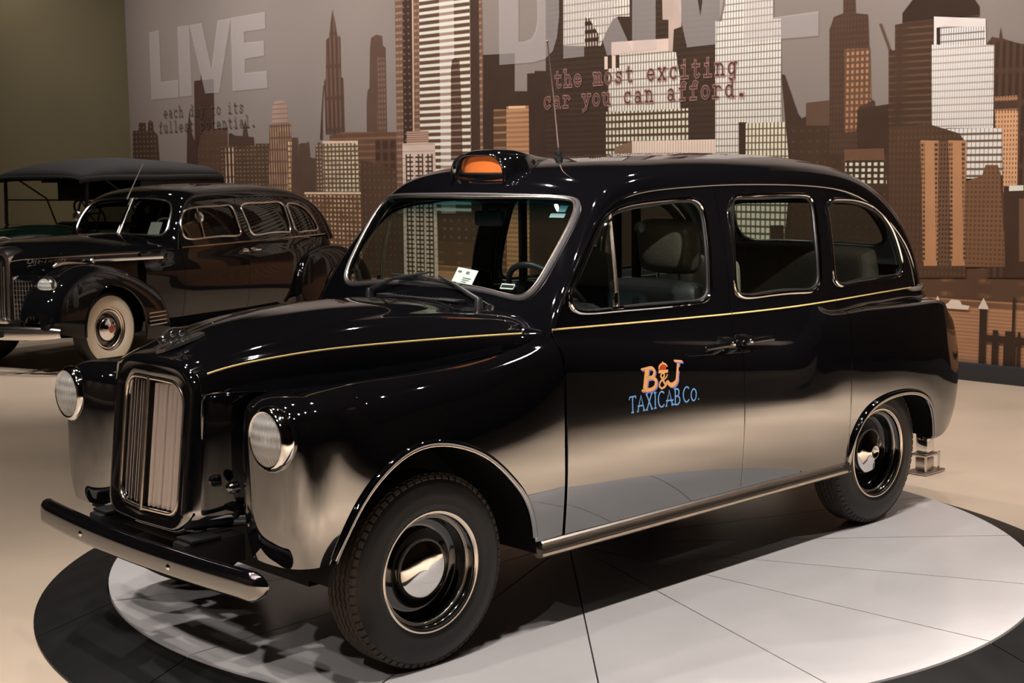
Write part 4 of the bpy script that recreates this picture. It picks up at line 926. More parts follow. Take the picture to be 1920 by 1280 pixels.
adopt(MB().box((.60, 0, .468), (.03, .46, .05), bevel=.008).build('front_apron', DARK))

# underbody, wheel boxes
adopt(MB().box((-1.5, 0, .50), (1.92, 1.56, .36)).build('underbody', DARK))
adopt(MB().box((-.17, 0, .56), (.9, .97, .56)).build('engine_bay', DARK))
adopt(MB().box((-3.1, 0, .56), (1.3, 1.04, .46)).build('rear_floor', DARK))
for sg in (1, -1):
    for A, nm in ((FA, 'front'), (RA, 'rear')):
        mb = MB(); mb.grid([[(x, sg*.825, z-.003) for x, z in A], [(x, sg*.50, z-.003) for x, z in A]])
        adopt(mb.build('wheel_arch_liner', DARK))
        zb_ = min(A[0][1], A[-1][1]); poly_ = [tuple(q_) for q_ in A]
        adopt(flat(poly_, lambda a, b, sg=sg: (a, sg*.50, b)).build('wheel_arch_wall', DARK, auto=False))
# rolled wheel arch lips, their highlight put in as a thin bright tube
for sg in (1, -1):
    L = wingS.uv(fa[:, 0], fa[:, 1]); 
    mb = MB(); mb.tube([(x, sg*(y+.004), z+.004) for x, y, z in L], .013, 10); adopt(mb.build('wheel_arch_lip', PAINT))
    mb = MB(); mb.tube([(x, sg*(y+.013), z-.007) for x, y, z in L], .0022, 6); adopt(mb.build('wheel_arch_highlight', BRIGHT))
    rr = fl_uv(RA); L = flank.uv(rr[:, 0], rr[:, 1])
    mb = MB(); mb.tube([(x, sg*(y+.004), z+.006) for x, y, z in L[1:]], .015, 10); adopt(mb.build('wheel_arch_lip', PAINT))
    mb = MB(); mb.tube([(x, sg*(y+.012), z-.006) for x, y, z in L[1:]], .0022, 6); adopt(mb.build('wheel_arch_highlight', BRIGHT))
# fluted sill strips
pr = [(.790, .345), (.818, .346), (.826, .340), (.828, .330), (.822, .325), (.828, .320), (.831, .311), (.824, .305), (.829, .300), (.830, .290), (.822, .283), (.800, .280), (.785, .285)]
for sg in (1, -1):
    mb = MB(); rows = [[(x, sg*y, z) for y, z in pr] for x in np.linspace(-.535, -2.572, 12)]
    mb.grid(rows); mb.add(rows[0], [tuple(range(len(pr)))]); mb.add(rows[-1], [tuple(range(len(pr)))])
    adopt(mb.build('sill_strip', ALU))

# wheels
tyre_prof = [(.205, -.075), (.215, -.083), (.235, -.087), (.265, -.088), (.295, -.083), (.322, -.073), (.334, -.064), (.3395, -.055), (.3395, .055), (.334, .064), (.322, .073), (.310, .0785), (.307, .080), (.303, .0805), (.299, .083), (.265, .088), (.240, .0875), (.236, .0885), (.230, .0865), (.215, .083), (.205, .075)]
def tread_mesh():
    mb = MB(); n = 132
    for i, yc in enumerate((-.048, -.024, 0.0, .024, .048)):
        rows = []
        for k in range(n):
            a = 2*PI*k/n; zz = .0035 if (k % 2) else -.0035
            hw = .0088
            R0, R1 = .3385, .3445 - .0012*abs(yc)/.048
            y0, y1 = yc-hw+zz, yc+hw+zz; c_, s_ = math.cos(a), math.sin(a)
            rows.append([(R0*c_, y0, R0*s_), (R1*c_, y0+.001, R1*s_), (R1*c_, y1-.001, R1*s_), (R0*c_, y1, R0*s_)])
        rows.append(rows[0]); mb.grid(rows, smooth=False)
    for sg in (1, -1):                              # shoulder blocks
        for k in range(66):
            a = 2*PI*k/66; d = .34*.030
            pts = []
            for (R, y) in ((.3410, .0575), (.3375, .066), (.3275, .0735), (.322, .0725), (.334, .0615)):
                for s2 in (-1, 1):
                    aa = a+s2*d/.34*1.15; pts.append((R*math.cos(aa), sg*y, R*math.sin(aa)))
            mb.add(pts, [(0, 1, 3, 2), (2, 3, 5, 4), (4, 5, 7, 6), (0, 2, 4, 6, 8), (1, 9, 7, 5, 3)], False)
    return mb.mesh('tread')
M_T = MB().lathe(tyre_prof, 'y', 96).mesh('tyre'); M_T.materials.append(RUBBER)
M_TR = tread_mesh(); M_TR.materials.append(TREAD)
RIMP = mat('black_wheel_paint', (0.006, 0.006, 0.006), 0.12, coat=1.0)
M_R = MB().lathe([(.206, .070), (.204, .060), (.196, .052), (.190, .050), (.186, .040), (.184, .010), (.178, -.004), (.16, -.012), (.13, -.010), (.112, .006), (.104, .020), (.09, .026), (.0, .028)], 'y', 72).mesh('rim'); M_R.materials.append(RIMP)
M_G = MB().lathe([(.202, .078), (.2075, .0835), (.2145, .0845), (.2185, .081), (.2185, .076)], 'y', 72).mesh('trim_ring'); M_G.materials.append(BRIGHT)
_bands = MB()
for R in (.186, .1905, .195): _bands.lathe([(R-.0012, .0505), (R-.0008, .0522), (R+.0008, .0522), (R+.0012, .0505)], 'y', 72)
M_B = _bands.mesh('rim_lines'); M_B.materials.append(BRIGHT)
M_H = MB().lathe([(.108, .022), (.1085, .034), (.104, .042), (.095, .048), (.070, .056), (.040, .0605), (0, .062)], 'y', 64).mesh('hubcap'); M_H.materials.append(CHROME)
M_H2 = MB().lathe([(.108, .022), (.110, .032), (.104, .040), (.088, .045), (.060, .052), (.040, .060), (.031, .066), (.028, .066), (.026, .062), (.0, .062)], 'y', 64).mesh('hubcap'); M_H2.materials.append(CHROME)
def wheel(x, sg, rear=False):
    r = empty('wheel', (x, sg*.742, .3445))
    for nm, me, m in (('tyre', M_T, RUBBER), ('tread', M_TR, TREAD), ('rim', M_R, RIMP), ('trim_ring', M_G, BRIGHT), ('rim_lines', M_B, BRIGHT), ('hubcap', M_H2 if rear else M_H, CHROME)):
        o = link(nm, me, m, r)
    if sg < 0: r.rotation_euler = (0, 0, PI)
    adopt(r); return r
for x, rr in ((0, False), (-2.81, True)):
    for sg in (1, -1): wheel(x, sg, rr)
adopt(MB().tube([(0, -.66, .34), (0, .66, .34)], .04, 12).build('front_axle', DARK))
adopt(MB().tube([(-2.81, -.66, .34), (-2.81, .66, .34)], .05, 12).build('rear_axle', DARK))

# ------------------------------------------------------------------ glazing
def surf_loop(surf, uv, off): 
    return [tuple(a) for a in (surf.uv(uv[:, 0], uv[:, 1]) + surf.nrm(uv[:, 0], uv[:, 1])*off)]
def shrink(loop, k):
    c = loop.mean(0); d_ = loop-c; return c + d_*(1-k/np.maximum(np.linalg.norm(d_, axis=1), 1e-6))[:, None]
for L, nm in ((FW, 'front_door_window'), (RW, 'rear_door_window'), (QW, 'quarter_window')):
    uv_ = np.array(up(L))
    gp = Panel(); gp.cut(Func(lambda u, v: np.stack([-u, yU(-u, v)-.012, v], 1), (.3, 3.7), (1.0, 1.72), upper.sign), uv_, step=.05, rim=0)
    for sg in (1, -1):
        o = adopt(gp.build(nm, GLASS, mirror=sg < 0))
        fr = MB(); fr.tube([(a, sg*b, c) for a, b, c in surf_loop(upper, uv_, .002)], .0085, 8, closed=True); f_ = fr.build('window_frame', CHROME); f_.parent = o
        fr = MB(); fr.tube([(a, sg*b, c) for a, b, c in surf_loop(upper, np.array(up(shrink(L, .014))), -.006)], .007, 6, closed=True); f_ = fr.build('window_seal', SEAL); f_.parent = o
        if nm == 'front_door_window':
            bar = MB()
            z = np.linspace(1.172, 1.546, 8); x = np.interp(z, [1.17, 1.36, 1.55], [-1.040, -1.043, -1.066])
            bar.tube([(a, sg*(yU1(a, b)+.001), b) for a, b in zip(x, z)], .0085, 8); f_ = bar.build('quarterlight_bar', BRIGHT); f_.parent = o
            cm = MB(); cm.box((-1.028, sg*(yU1(-1.03, 1.21)+.004), 1.205), (.022, .012, .07), bevel=.004); cm.box((-1.036, sg*(yU1(-1.03, 1.18)+.004), 1.176), (.07, .012, .016), bevel=.004)
            f_ = cm.build('quarterlight_catch', CHROME); f_.parent = o
            st = MB(); st.tube([(-.945, sg*(yU1(-.94, 1.43)+.012), 1.425), (-.985, sg*(yU1(-.98, 1.48)+.012), 1.485), (-1.055, sg*(yU1(-1.05, 1.52)+.012), 1.522), (-1.078, sg*(yU1(-1.07, 1.52)+.008), 1.523)], .005, 6)
            f_ = st.build('quarterlight_stay', CHROME); f_.parent = o
def pane(surf, uv_, nm, m, off):
    gp = Panel(); s2 = Func(lambda u, v: surf.uv(u, v)-surf.nrm(u, v)*off, surf.ur, surf.vr, surf.sign)
    gp.cut(s2, uv_, step=.05, rim=0, sv=.75); return adopt(gp.build(nm, m))
ws = pane(shell, ws_uv, 'windscreen', WSGLASS, .010)
MB().tube(surf_loop(shell, ws_uv, .003), .011, 8, closed=True).build('windscreen_seal', mat('grey_rubber_seal', (.05, .045, .05), .35), ws)
ws_in = shell.inv([1, 2], shrink(ws_loop, .012), ws_uv[:, 0], ws_uv[:, 1])
MB().tube(surf_loop(shell, ws_in, .008), .0055, 8, closed=True).build('windscreen_trim', BRIGHT, ws)
bwo = pane(shell, bw_uv, 'rear_window', GLASS, .010)
MB().tube(surf_loop(shell, bw_uv, .003), .010, 8, closed=True).build('rear_window_seal', SEAL, bwo)
# stickers and permit in the corners of the windscreen
def wpatch(y0, y1, z0, z1, nm, m, tilt=0.0):
    pts = [(y0, z0), (y1, z0+tilt*(y1-y0)), (y1, z1+tilt*(y1-y0)), (y0, z1)]
    uv_ = shell.inv([1, 2], np.array(pts), .45, .5); X = shell.uv(uv_[:, 0], uv_[:, 1])-shell.nrm(uv_[:, 0], uv_[:, 1])*.013
    return MB().add([tuple(a) for a in X], [(0, 1, 2, 3)], False).build(nm, m, ws, auto=False)
wpatch(.515, .555, 1.560, 1.585, 'inspection_sticker', PAPER); wpatch(.488, .562, 1.538, 1.554, 'permit_sticker', PAPER)
wpatch(.395, .47, 1.262, 1.282, 'number_plate_sticker', PAPER); wpatch(.398, .467, 1.266, 1.278, 'sticker_print', SEAL)
# gutter rail and gold coachline
for sg in (1, -1):
    gl_ = [(x, sg*(yU1(x, z)+.004), z) for x, z in GUT[2:-4]]
    adopt(MB().tube(gl_, .0065, 8).build('gutter_rail', PAINT))
    xs = np.linspace(-.66, -3.30, 60)
    for a, b in ((xA-.004, xB+.004), (xB-.004, xC+.004), (xC-.004, -3.30), (-.603, xA+.004)):
        xs = np.linspace(a, b, 24)
        if a > -.65: continue
        adopt(MB().tube([(x, sg*(yU1(x, coach(x))+.0010), coach(x)) for x in xs], .0035, 6).build('coachline', GOLD))
    vg = bonS.vk[7+5] if sg > 0 else bonS.vk[2]
    us = np.linspace(ub+.01, bonS.ur[1]-.03, 40); X = bonS.uv(us, np.full(40, vg)); N_ = bonS.nrm(us, np.full(40, vg))
    adopt(MB().tube([tuple(a) for a in X+N_*.0005], .003, 6).build('coachline', GOLD))
# door handles
def handle(x, fwd, sg):
    y = .838 if True else 0; z = .992
    r = MB(); r.box((x, sg*(.826), z), (.055, .045, .05), bevel=.010); r.box((x+fwd*.085, sg*.866, z-.004), (.17, .018, .026), bevel=.007); r.box((x, sg*.858, z), (.05, .03, .042), bevel=.008)
    o = r.build('door_handle', mat('black_enamel', (.005, .005, .005), .12)); adopt(o)
    b = MB().lathe([(0, .004), (.009, .003), (.011, 0), (.011, -.006)], 'y', 16, (0, 0, 0)); b.v = [(a, sg*c, d_) for a, c, d_ in b.v]; b.v = [(a+x, c+sg*.877, d_+z) for a, c, d_ in b.v]
    b.build('lock_barrel', CHROME, o)
for sg in (1, -1): handle(-1.615, 1, sg); handle(-1.735, -1, sg)
# ------------------------------------------------------------------ roof lamp: hooded housing with an orange lens
def roofz(x, y):
    q_ = shell.inv([0, 1], [(x, y)], np.interp(-x, [.93, 1.5, 3.0], [.62, 1.2, 2.7]), y/.7*.7)
    return float(shell.uv(q_[:, 0], q_[:, 1])[0, 2])
secs = [(-.995, .160, 1.790), (-1.01, .166, 1.799), (-1.04, .170, 1.806), (-1.09, .168, 1.808), (-1.15, .150, 1.802), (-1.22, .112, 1.790), (-1.30, .066, 1.777), (-1.40, .018, 1.768)]
rows = []
for x, w_, zt in secs:
    r = []
    for k in range(25):
        a = PI*k/24; e = 2/3.4
        y = w_*math.copysign(abs(math.cos(a))**e, math.cos(a)); zb_ = roofz(x, y)-.008
        r.append((x, y, zb_+max(.002, zt-zb_)*abs(math.sin(a))**e))
    rows.append(r)
mb = MB(); mb.grid(rows)
def lip(dx, ky, dz): return [(x+dx, y*ky, max(z+dz, roofz(x+dx, y*ky)-.006)) for x, y, z in rows[0]]
mb.grid([rows[0], lip(.018, 1.05, -.001), lip(.020, 1.03, -.009), lip(-.01, .96, -.013), lip(-.05, .95, -.014)])
sign = adopt(mb.build('roof_lamp_housing', PAINT, auto=False))
ORANGE = mat('orange_lens', (0.80, 0.20, 0.045), 0.25, spec=0.5, coat=0.6, emit=((1.0, 0.24, 0.05), 0.12))
rows_l = []
for t in np.linspace(0, 1, 8):
    rows_l.append([(-1.018-.028*(abs(y)/.15)**2.2+.004*math.sin(PI*t), y, 1.704+t*(.082-.016*(abs(y)/.15)**5)) for y in np.linspace(-.150, .150, 25)])
lens = MB(); lens.grid(rows_l); adopt(lens.build('roof_lamp_lens', ORANGE))
pb = MB(); pb.grid([[(-1.014-.028*(abs(y)/.15)**2.2, y, roofz(-1.02, y)-.006) for y in np.linspace(-.162, .162, 21)], [(-1.012-.028*(abs(y)/.15)**2.2, y, 1.703) for y in np.linspace(-.162, .162, 21)], [(-1.06, y, 1.705) for y in np.linspace(-.162, .162, 21)]])
adopt(pb.build('roof_lamp_plinth', PAINT))
adopt(MB().tube([(-1.013-.028*(abs(y)/.15)**2.2, y, 1.704) for y in np.linspace(-.156, .156, 20)], .005, 8).build('roof_lamp_gasket', SEAL))
# aerial
az = roofz(-1.37, .10)
adopt(MB().lathe([(0, .052), (.006, .05), (.008, .036), (.016, .034), (.016, .018), (.013, .016), (.019, .012), (.019, 0), (0, 0)], 'z', 18, (-1.372, .10, az-.002)).build('aerial_base', SEAL))
ae = MB(); ae.tube([(-1.372, .10, az+.04), (-1.357, .09, az+.25), (-1.335, .075, az+.50)], .003, 6); ae.lathe([(0, .006), (.005, .003), (.005, -.003), (0, -.006)], 'z', 10, (-1.335, .075, az+.502))
adopt(ae.build('aerial_rod', mat('reddish_steel', (.62, .42, .36), .35, .6)))
# boot lamp knob at the belt behind the quarter window
adopt(MB().lathe([(0, .02), (.014, .017), (.02, .006), (.02, -.015)], 'z', 20, (-3.40, .60, 1.135)).build('boot_hinge', CHROME))

# ------------------------------------------------------------------ bonnet mascot, cowl louvres, wipers
def bz(x, y):
    q_ = bonS.inv([0, 1], [(x, y)], np.interp(-x, [-.58, .8], [bonS.ur[1], 0]), VB/2+y)
    return float(bonS.uv(q_[:, 0], q_[:, 1])[0, 2])
zb = bz(.48, 0)
mas = MB(); pl_ = [(.545, .028), (.40, .028), (.375, .018), (.375, -.018), (.40, -.028), (.545, -.028), (.565, 0)]
mas.prism(pl_, .012, lambda a, b, t: (a, b, bz(min(a, .57), b)+.002+t+(.012 if a > .5 else 0)))
mo = adopt(mas.build('mascot_base', SCHROME))
cat_ = [(.545, .028), (.552, .040), (.548, .052), (.538, .056), (.528, .066), (.512, .078), (.490, .083), (.465, .081), (.448, .072), (.436, .060), (.428, .050), (.432, .044), (.442, .050), (.450, .046), (.450, .030), (.458, .022), (.468, .022), (.470, .036), (.484, .044), (.500, .042), (.504, .022), (.514, .020), (.520, .036), (.530, .034)]
m2 = MB(); m2.prism([(a, b) for a, b in cat_], .022, lambda a, b, t: (a, t-.011, zb+b-.012))
for (a, b, r_) in ((.535, .046, .012), (.50, .062, .015), (.465, .062, .015), (.51, .036, .008), (.462, .036, .008)): m2.lathe([(0, .016), (r_*.7, .013), (r_, .006), (r_, -.006), (r_*.7, -.013), (0, -.016)], 'y', 14, (a, 0, zb+b-.012))
adopt(m2.build('bonnet_mascot', SCHROME))
for k in range(22):
    y = -.20+k*.021; adopt(MB().box((-.640, y, bz(-.64, y)+.004), (.045, .007, .012), Matrix.Rotation(.5, 3, 'Z'), bevel=.002).build('cowl_louvre', PAINT))
adopt(MB().box((-.635, .02, bz(-.635, 0)+.001), (.06, .50, .006), bevel=.002).build('cowl_vent_plate', SEAL))
def wsp(y, z, off=.02):
    q_ = shell.inv([1, 2], [(y, z)], .25, y/.75*.6); return tuple((shell.uv(q_[:, 0], q_[:, 1])+shell.nrm(q_[:, 0], q_[:, 1])*off)[0])
WIP = mat('wiper_black', (.012, .012, .012), .35)
for (py, ty, tz, b0, b1) in ((.36, .06, 1.275, (-.20, 1.262), (.16, 1.258)), (-.34, -.02, 1.285, (-.26, 1.272), (.20, 1.250))):
    base = (-.655, py, bz(-.655, py)+.012)
    r = MB(); r.lathe([(0, .03), (.012, .028), (.016, .015), (.018, -.015)], 'z', 14, base)
    tip = wsp(ty, tz, .028); mid = tuple((np.array(base)*.5+np.array(tip)*.5)+np.array([.02, 0, .025]))
    r.tube([(base[0], base[1], base[2]+.02), mid, tip], [.010, .007, .005], 8)
    w_ = adopt(r.build('wiper_arm', WIP))
    bl = MB(); bl.tube([wsp(b0[0], b0[1], .016), wsp((b0[0]+b1[0])/2, (b0[1]+b1[1])/2+.006, .026), wsp(b1[0], b1[1], .016)], .006, 8); bl.tube([wsp(b0[0], b0[1]-.012, .012), wsp(b1[0], b1[1]-.012, .012)], .004, 6)
    bl.build('wiper_blade', WIP, w_)
# bonnet release catches by the door
for sg in (1, -1):
    adopt(MB().tube([(-.603+.0*z, sg*(y), z) for y, z in ((.640, 1.135), (.676, 1.115), (.694, 1.08), (.702, 1.03))], .005, 8).build('bonnet_hinge_rod', PAINT))

# ------------------------------------------------------------------ lettering on the front doors
def stroke(pts, w0, w1=None):
    """ribbon along a 2D polyline"""
    P_ = np.array(pts, float); n = len(P_); L = []; R = []
    for i in range(n):
        t = P_[min(i+1, n-1)]-P_[max(i-1, 0)]; t /= max(np.linalg.norm(t), 1e-9); nn = np.array([-t[1], t[0]])
        w_ = w0 if w1 is None else w0+(w1-w0)*abs(2*i/(n-1)-1)
        L.append(P_[i]+nn*w_/2); R.append(P_[i]-nn*w_/2)
    return L, R
def arc(cx, cy, rx, ry, a0, a1, n=18): return [(cx+rx*math.cos(math.radians(a0+(a1-a0)*k/n)), cy+ry*math.sin(math.radians(a0+(a1-a0)*k/n))) for k in range(n+1)]
GLY = {'T': (.62, [[(0, .82), (.04, 1), (.62, 1), (.62, .86)], [(.31, 1), (.31, 0)], [(.18, 0), (.44, 0)]]),
       'A': (.66, [[(.02, 0), (.33, 1), (.62, 0)], [(.0, .33), (.5, .33)], [(-.06, 0), (.12, 0)], [(.52, 0), (.72, 0)]]),
       'X': (.60, [[(.04, 1), (.56, 0)], [(.54, 1), (.06, 0)], [(-.04, 0), (.16, 0)], [(.46, 0), (.66, 0)], [(-.04, 1), (.14, 1)], [(.46, 1), (.64, 1)]]),
       'I': (.24, [[(.12, 0), (.12, 1)], [(.0, 0), (.24, 0)], [(.0, 1), (.24, 1)]]),
       'C': (.62, [arc(.36, .5, .34, .5, 45, 315)]),
       'B': (.58, [[(.1, 0), (.1, 1)], [(.0, 1), (.26, 1)]+arc(.26, .76, .22, .24, 90, -90)+[(.1, .52)], [(.26, .52)]+arc(.28, .24, .28, .28, 90, -120)+[(-.16, .02), (-.26, .22), (-.1, .36)]]),
       'O': (.72, [arc(.36, .5, .34, .5, 0, 360, 28)]), '.': (.14, [[(.03, .0), (.03, .09)]]), 'o': (.6, [arc(.3, .40, .27, .40, 0, 360, 24)])}
BLUE = mat('sign_blue', (.16, .42, .80), .4); OR1 = mat('sign_orange', (.85, .42, .14), .4); VIO = mat('sign_violet', (.25, .20, .55), .4); RED = mat('sign_red', (.72, .09, .03), .4)
def door_pt(a, b, sg, off):                        # a runs towards the tail on the near door
    x = -a; y = flank.uv(*fl_uv([(x, b)])[0:1].T)[0, 1]
    return (x, sg*(y+off), b)
def paint_marks(nm, strokes, m, off, sg, x0, dirn):
    mb = MB(); pts = []; faces = []
    for L, R in strokes:
        o = len(pts); n = len(L); pts += [*L, *R]; faces += [(o+i, o+i+1, o+n+i+1, o+n+i) for i in range(n-1)]
    xs = np.array([(x0-dirn*p[0], p[1]) for p in pts]); uv_ = fl_uv(xs); X = flank.uv(uv_[:, 0], uv_[:, 1]); N_ = flank.nrm(uv_[:, 0], uv_[:, 1])
    X = X+N_*off
    mb.add([(a, sg*b, c) for a, b, c in X], faces, False)
    return adopt(mb.build(nm, m, auto=False))
def word(s_, x, z, h, kx, w_, slope=0.0, rise=0.0):
    out = []
    for ch in s_:
        if ch == ' ': x += h*kx*.55; continue
        wd, st = GLY[ch]
        for pl2 in st: out.append(stroke([(x+a*h*kx, z+b*h+slope*x) for a, b in pl2], w_))
        x += h*kx*(wd+.16)
    return out, x
for sg in (1, -1):
    x0, dirn = (-1.0, 1) if sg > 0 else (-1.45, -1)      # each side reads left to right
    xx = .012
    for ch in 'TAXICAB':
        t1, xx = word(ch, xx, .772, .062, 1.0, .0065); paint_marks('door_letter', t1, BLUE, .0012, sg, x0, dirn)
    for ch, xq, h_ in (('C', .338, .062), ('O', .388, .048), ('.', .434, .062)): paint_marks('door_letter', word(ch, xq, .773, h_, 1.0, .0063)[0], BLUE, .0012, sg, x0, dirn)
    Bst = [stroke([(.105, .855), (.118, .938)], .024), stroke([(.082, .936), (.14, .940)], .008), stroke([(.085, .852), (.135, .848)], .008), stroke([(.118, .936)]+arc(.135, .917, .026, .020, 90, -90)+[(.113, .897)], .013), stroke([(.113, .896)]+arc(.138, .874, .034, .024, 90, -90)+[(.108, .850)], .015)]
    Jst = [stroke([(.312, .948), (.300, .885)]+arc(.270, .880, .030, .026, 0, -170, 14), .021, .012), stroke([(.285, .950), (.336, .942)], .008)]
    Ast = [stroke([(.238, .862)]+[(.222, .850), (.205, .846), (.192, .856), (.194, .870), (.210, .884), (.222, .896), (.218, .908), (.206, .908), (.200, .898), (.210, .882), (.232, .856)], .009), stroke([(.212, .876), (.236, .890), (.240, .900)], .007), stroke([(.236, .872), (.226, .856), (.214, .849)], .006)]
    sh = lambda S_, dx, dz: [([q_+np.array([dx, dz]) for q_ in L], [q_+np.array([dx, dz]) for q_ in R]) for L, R in S_]
    for st_ in (Bst, Jst): paint_marks('emblem_shadow', sh(st_, .007, -.006), VIO, .0010, sg, x0, dirn)
    for st_ in (Bst, Jst, Ast): paint_marks('emblem_letter', st_, OR1, .0016, sg, x0, dirn)
    for st_ in ([stroke([(.186, .916), (.244, .912)], .013)], [stroke([(.190, .926)]+arc(.214, .926, .026, .020, 170, 10, 12), .006), stroke([(.214, .944), (.214, .954)], .006)]): paint_marks('emblem_bell', st_, OR1, .0016, sg, x0, dirn)
    for k in range(5): paint_marks('emblem_rib', [stroke([(.194+.009*k, .921), (.198+.0075*k, .938+(.004 if 0 < k < 4 else 0))], .0055)], RED, .0014, sg, x0, dirn)

# ------------------------------------------------------------------ cab interior
adopt(MB().box((-2.0, 0, .70), (2.5, 1.44, .05)).build('cabin_floor', DTRIM))
for sg in (1, -1):
    for a, b in ((-.72, -1.72), (-1.77, -2.51), (-2.56, -3.2)):
        m_ = (a+b)/2; adopt(MB().box((m_, sg*(.715 if m_ > -2.5 else .66), .90), (abs(a-b)-.02, .02, .46), bevel=.008).build('door_card', TRIM))
# dashboard, wheel, driver's seat, partition, rear bench
adopt(MB().box((-.90, 0, 1.08), (.30, 1.36, .22), bevel=.04).build('dashboard', DTRIM))
adopt(MB().box((-1.00, .36, 1.15), (.16, .34, .10), bevel=.02).build('instrument_binnacle', DTRIM))
sw = MB(); a_ = Matrix.Translation((-1.055, .355, 1.175)) @ Matrix.Rotation(math.radians(-52), 4, 'Y')
ringp = [a_ @ Vector((.205*math.cos(t), .205*math.sin(t), 0)) for t in np.linspace(0, 2*PI, 40, endpoint=False)]
sw.tube(ringp, .013, 10, closed=True)
for t in (0.5, 2.64, 4.71): sw.tube([a_ @ Vector((0, 0, -.02)), a_ @ Vector((.20*math.cos(t), .20*math.sin(t), 0))], .010, 8)
sw.tube([a_ @ Vector((0, 0, .01)), a_ @ Vector((0, 0, -.18))], .03, 12)
adopt(sw.build('steering_wheel', SEAL))
def cushion(nm, c, size, m, rot=None, bev=.06): 
    o = adopt(MB().box(c, size, rot, bevel=bev).build(nm, m))
    md = o.modifiers.new('soft', 'SUBSURF'); md.levels = 2; md.render_levels = 2
    return o
Ry = lambda d_: Matrix.Rotation(math.radians(d_), 3, 'Y')
cushion('driver_seat_cushion', (-1.42, .38, .84), (.52, .54, .16), DTRIM)
cushion('driver_seat_back', (-1.70, .40, 1.01), (.15, .54, .46), DTRIM, Ry(10))
cushion('driver_headrest', (-1.735, .42, 1.375), (.12, .34, .25), CLOTH, Ry(8), .065)
for dy in (-.06, .06): adopt(MB().tube([(-1.73, .42+dy, 1.10), (-1.735, .42+dy, 1.30)], .007, 8).build('headrest_post', CHROME))
adopt(MB().box((-1.88, 0, .95), (.03, 1.40, .42), bevel=.008).build('partition_panel', DTRIM))
for y in (-.66, -.02, .10, .64): adopt(MB().box((-1.88, y, 1.37), (.035, .035, .46), bevel=.006).build('partition_post', DTRIM))
adopt(MB().box((-1.88, 0, 1.61), (.035, 1.28, .04), bevel=.006).build('partition_rail', DTRIM))
adopt(MB().add([(-1.885, -.64, 1.16), (-1.885, .62, 1.16), (-1.885, .60, 1.60), (-1.885, -.60, 1.60)], [(0, 1, 2, 3)], False).build('partition_glass', PERSPEX))
cushion('rear_seat_cushion', (-2.82, 0, .86), (.52, 1.26, .18), CLOTH)
cushion('rear_seat_back', (-3.10, 0, 1.06), (.18, 1.24, .52), CLOTH, Ry(12))
for y in (-.38, .38): cushion('jump_seat', (-2.02, y, 1.09), (.12, .42, .46), CLOTH)
adopt(MB().box((-3.28, 0, 1.13), (.22, 1.0, .04), bevel=.01).build('parcel_shelf', DTRIM))
adopt(MB().box((-2.0, 0, 1.69), (1.7, 1.0, .02), bevel=.005).build('headlining', TRIM))
adopt(MB().box((-1.03, .02, 1.515), (.03, .17, .065), bevel=.012).build('interior_mirror', SEAL))
adopt(MB().tube([(-1.02, .02, 1.53), (-1.00, .02, 1.60)], .006, 8).build('mirror_stem', SEAL))
adopt(MB().lathe([(0, .02), (.02, .015), (.026, 0), (.02, -.015), (0, -.02)], 'y', 16, (-1.38, .56, 1.475)).build('belt_anchor', SEAL))
# loose card propped behind the windscreen
card = MB(); c0 = np.array(wsp(.075, 1.272, -.03)); c1 = np.array(wsp(.205, 1.262, -.03)); upv = np.array([-.035, .012, .068])
card.add([tuple(c0), tuple(c1), tuple(c1+upv), tuple(c0+upv), tuple(c0-[.002, 0, 0]), tuple(c1-[.002, 0, 0]), tuple(c1+upv-[.002, 0, 0]), tuple(c0+upv-[.002, 0, 0])], [(0, 1, 2, 3), (7, 6, 5, 4), (0, 4, 5, 1), (3, 2, 6, 7), (0, 3, 7, 4), (1, 5, 6, 2)], False)
ca = card.build('information_card', PAPER); tag(ca, 'small white printed card propped inside the taxi windscreen', 'card')
INK = mat('grey_print', (.16, .16, .17), .7)
ax = (c1-c0)/np.linalg.norm(c1-c0); nrm_ = np.cross(ax, upv); nrm_ /= np.linalg.norm(nrm_); nrm_ = nrm_ if nrm_[0] > 0 else -nrm_
pm = MB(); Lc = np.linalg.norm(c1-c0)
for (a0, a1, b0, b1) in ((.10, .28, .72, .84), (.50, .66, .70, .86), (.45, .85, .44, .50), (.45, .80, .33, .38), (.45, .70, .22, .27)):
    pm.add([tuple(c0+ax*Lc*a+upv*b+nrm_*.0012) for a, b in ((a0, b0), (a1, b0), (a1, b1), (a0, b1))], [(0, 1, 2, 3)], False)
pm.build('card_print', INK, ca)

# ------------------------------------------------------------------ chrome jack device standing behind the rear wheel
jk = empty('floor_jack', (-4.46, .12, FLOOR)); tag(jk, 'small bright metal jack standing on the floor behind the taxi', 'jack')
jk.scale = (.85, .85, .85)
J = lambda nm, c, s_, b=.006, m=ALU: MB().box(c, s_, None, b).build(nm, m, jk)
J('base_plate', (0, 0, .012), (.26, .16, .018)); J('lower_block', (0.02, 0, .07), (.10, .09, .09)); J('collar', (0.02, 0, .135), (.16, .12, .022)); J('body', (0.02, 0, .22), (.105, .10, .15), .02, CHROME); J('cap', (0.02, 0, .305), (.13, .11, .03), .012)
for dx in (-.09, .09): MB().tube([(dx, .05, .02), (dx, .05, .145)], .009, 8).build('stud', CHROME, jk)
MB().lathe([(0, .34), (.03, .335), (.05, .31), (.05, .29)], 'z', 20).build('saddle', ALU, jk)
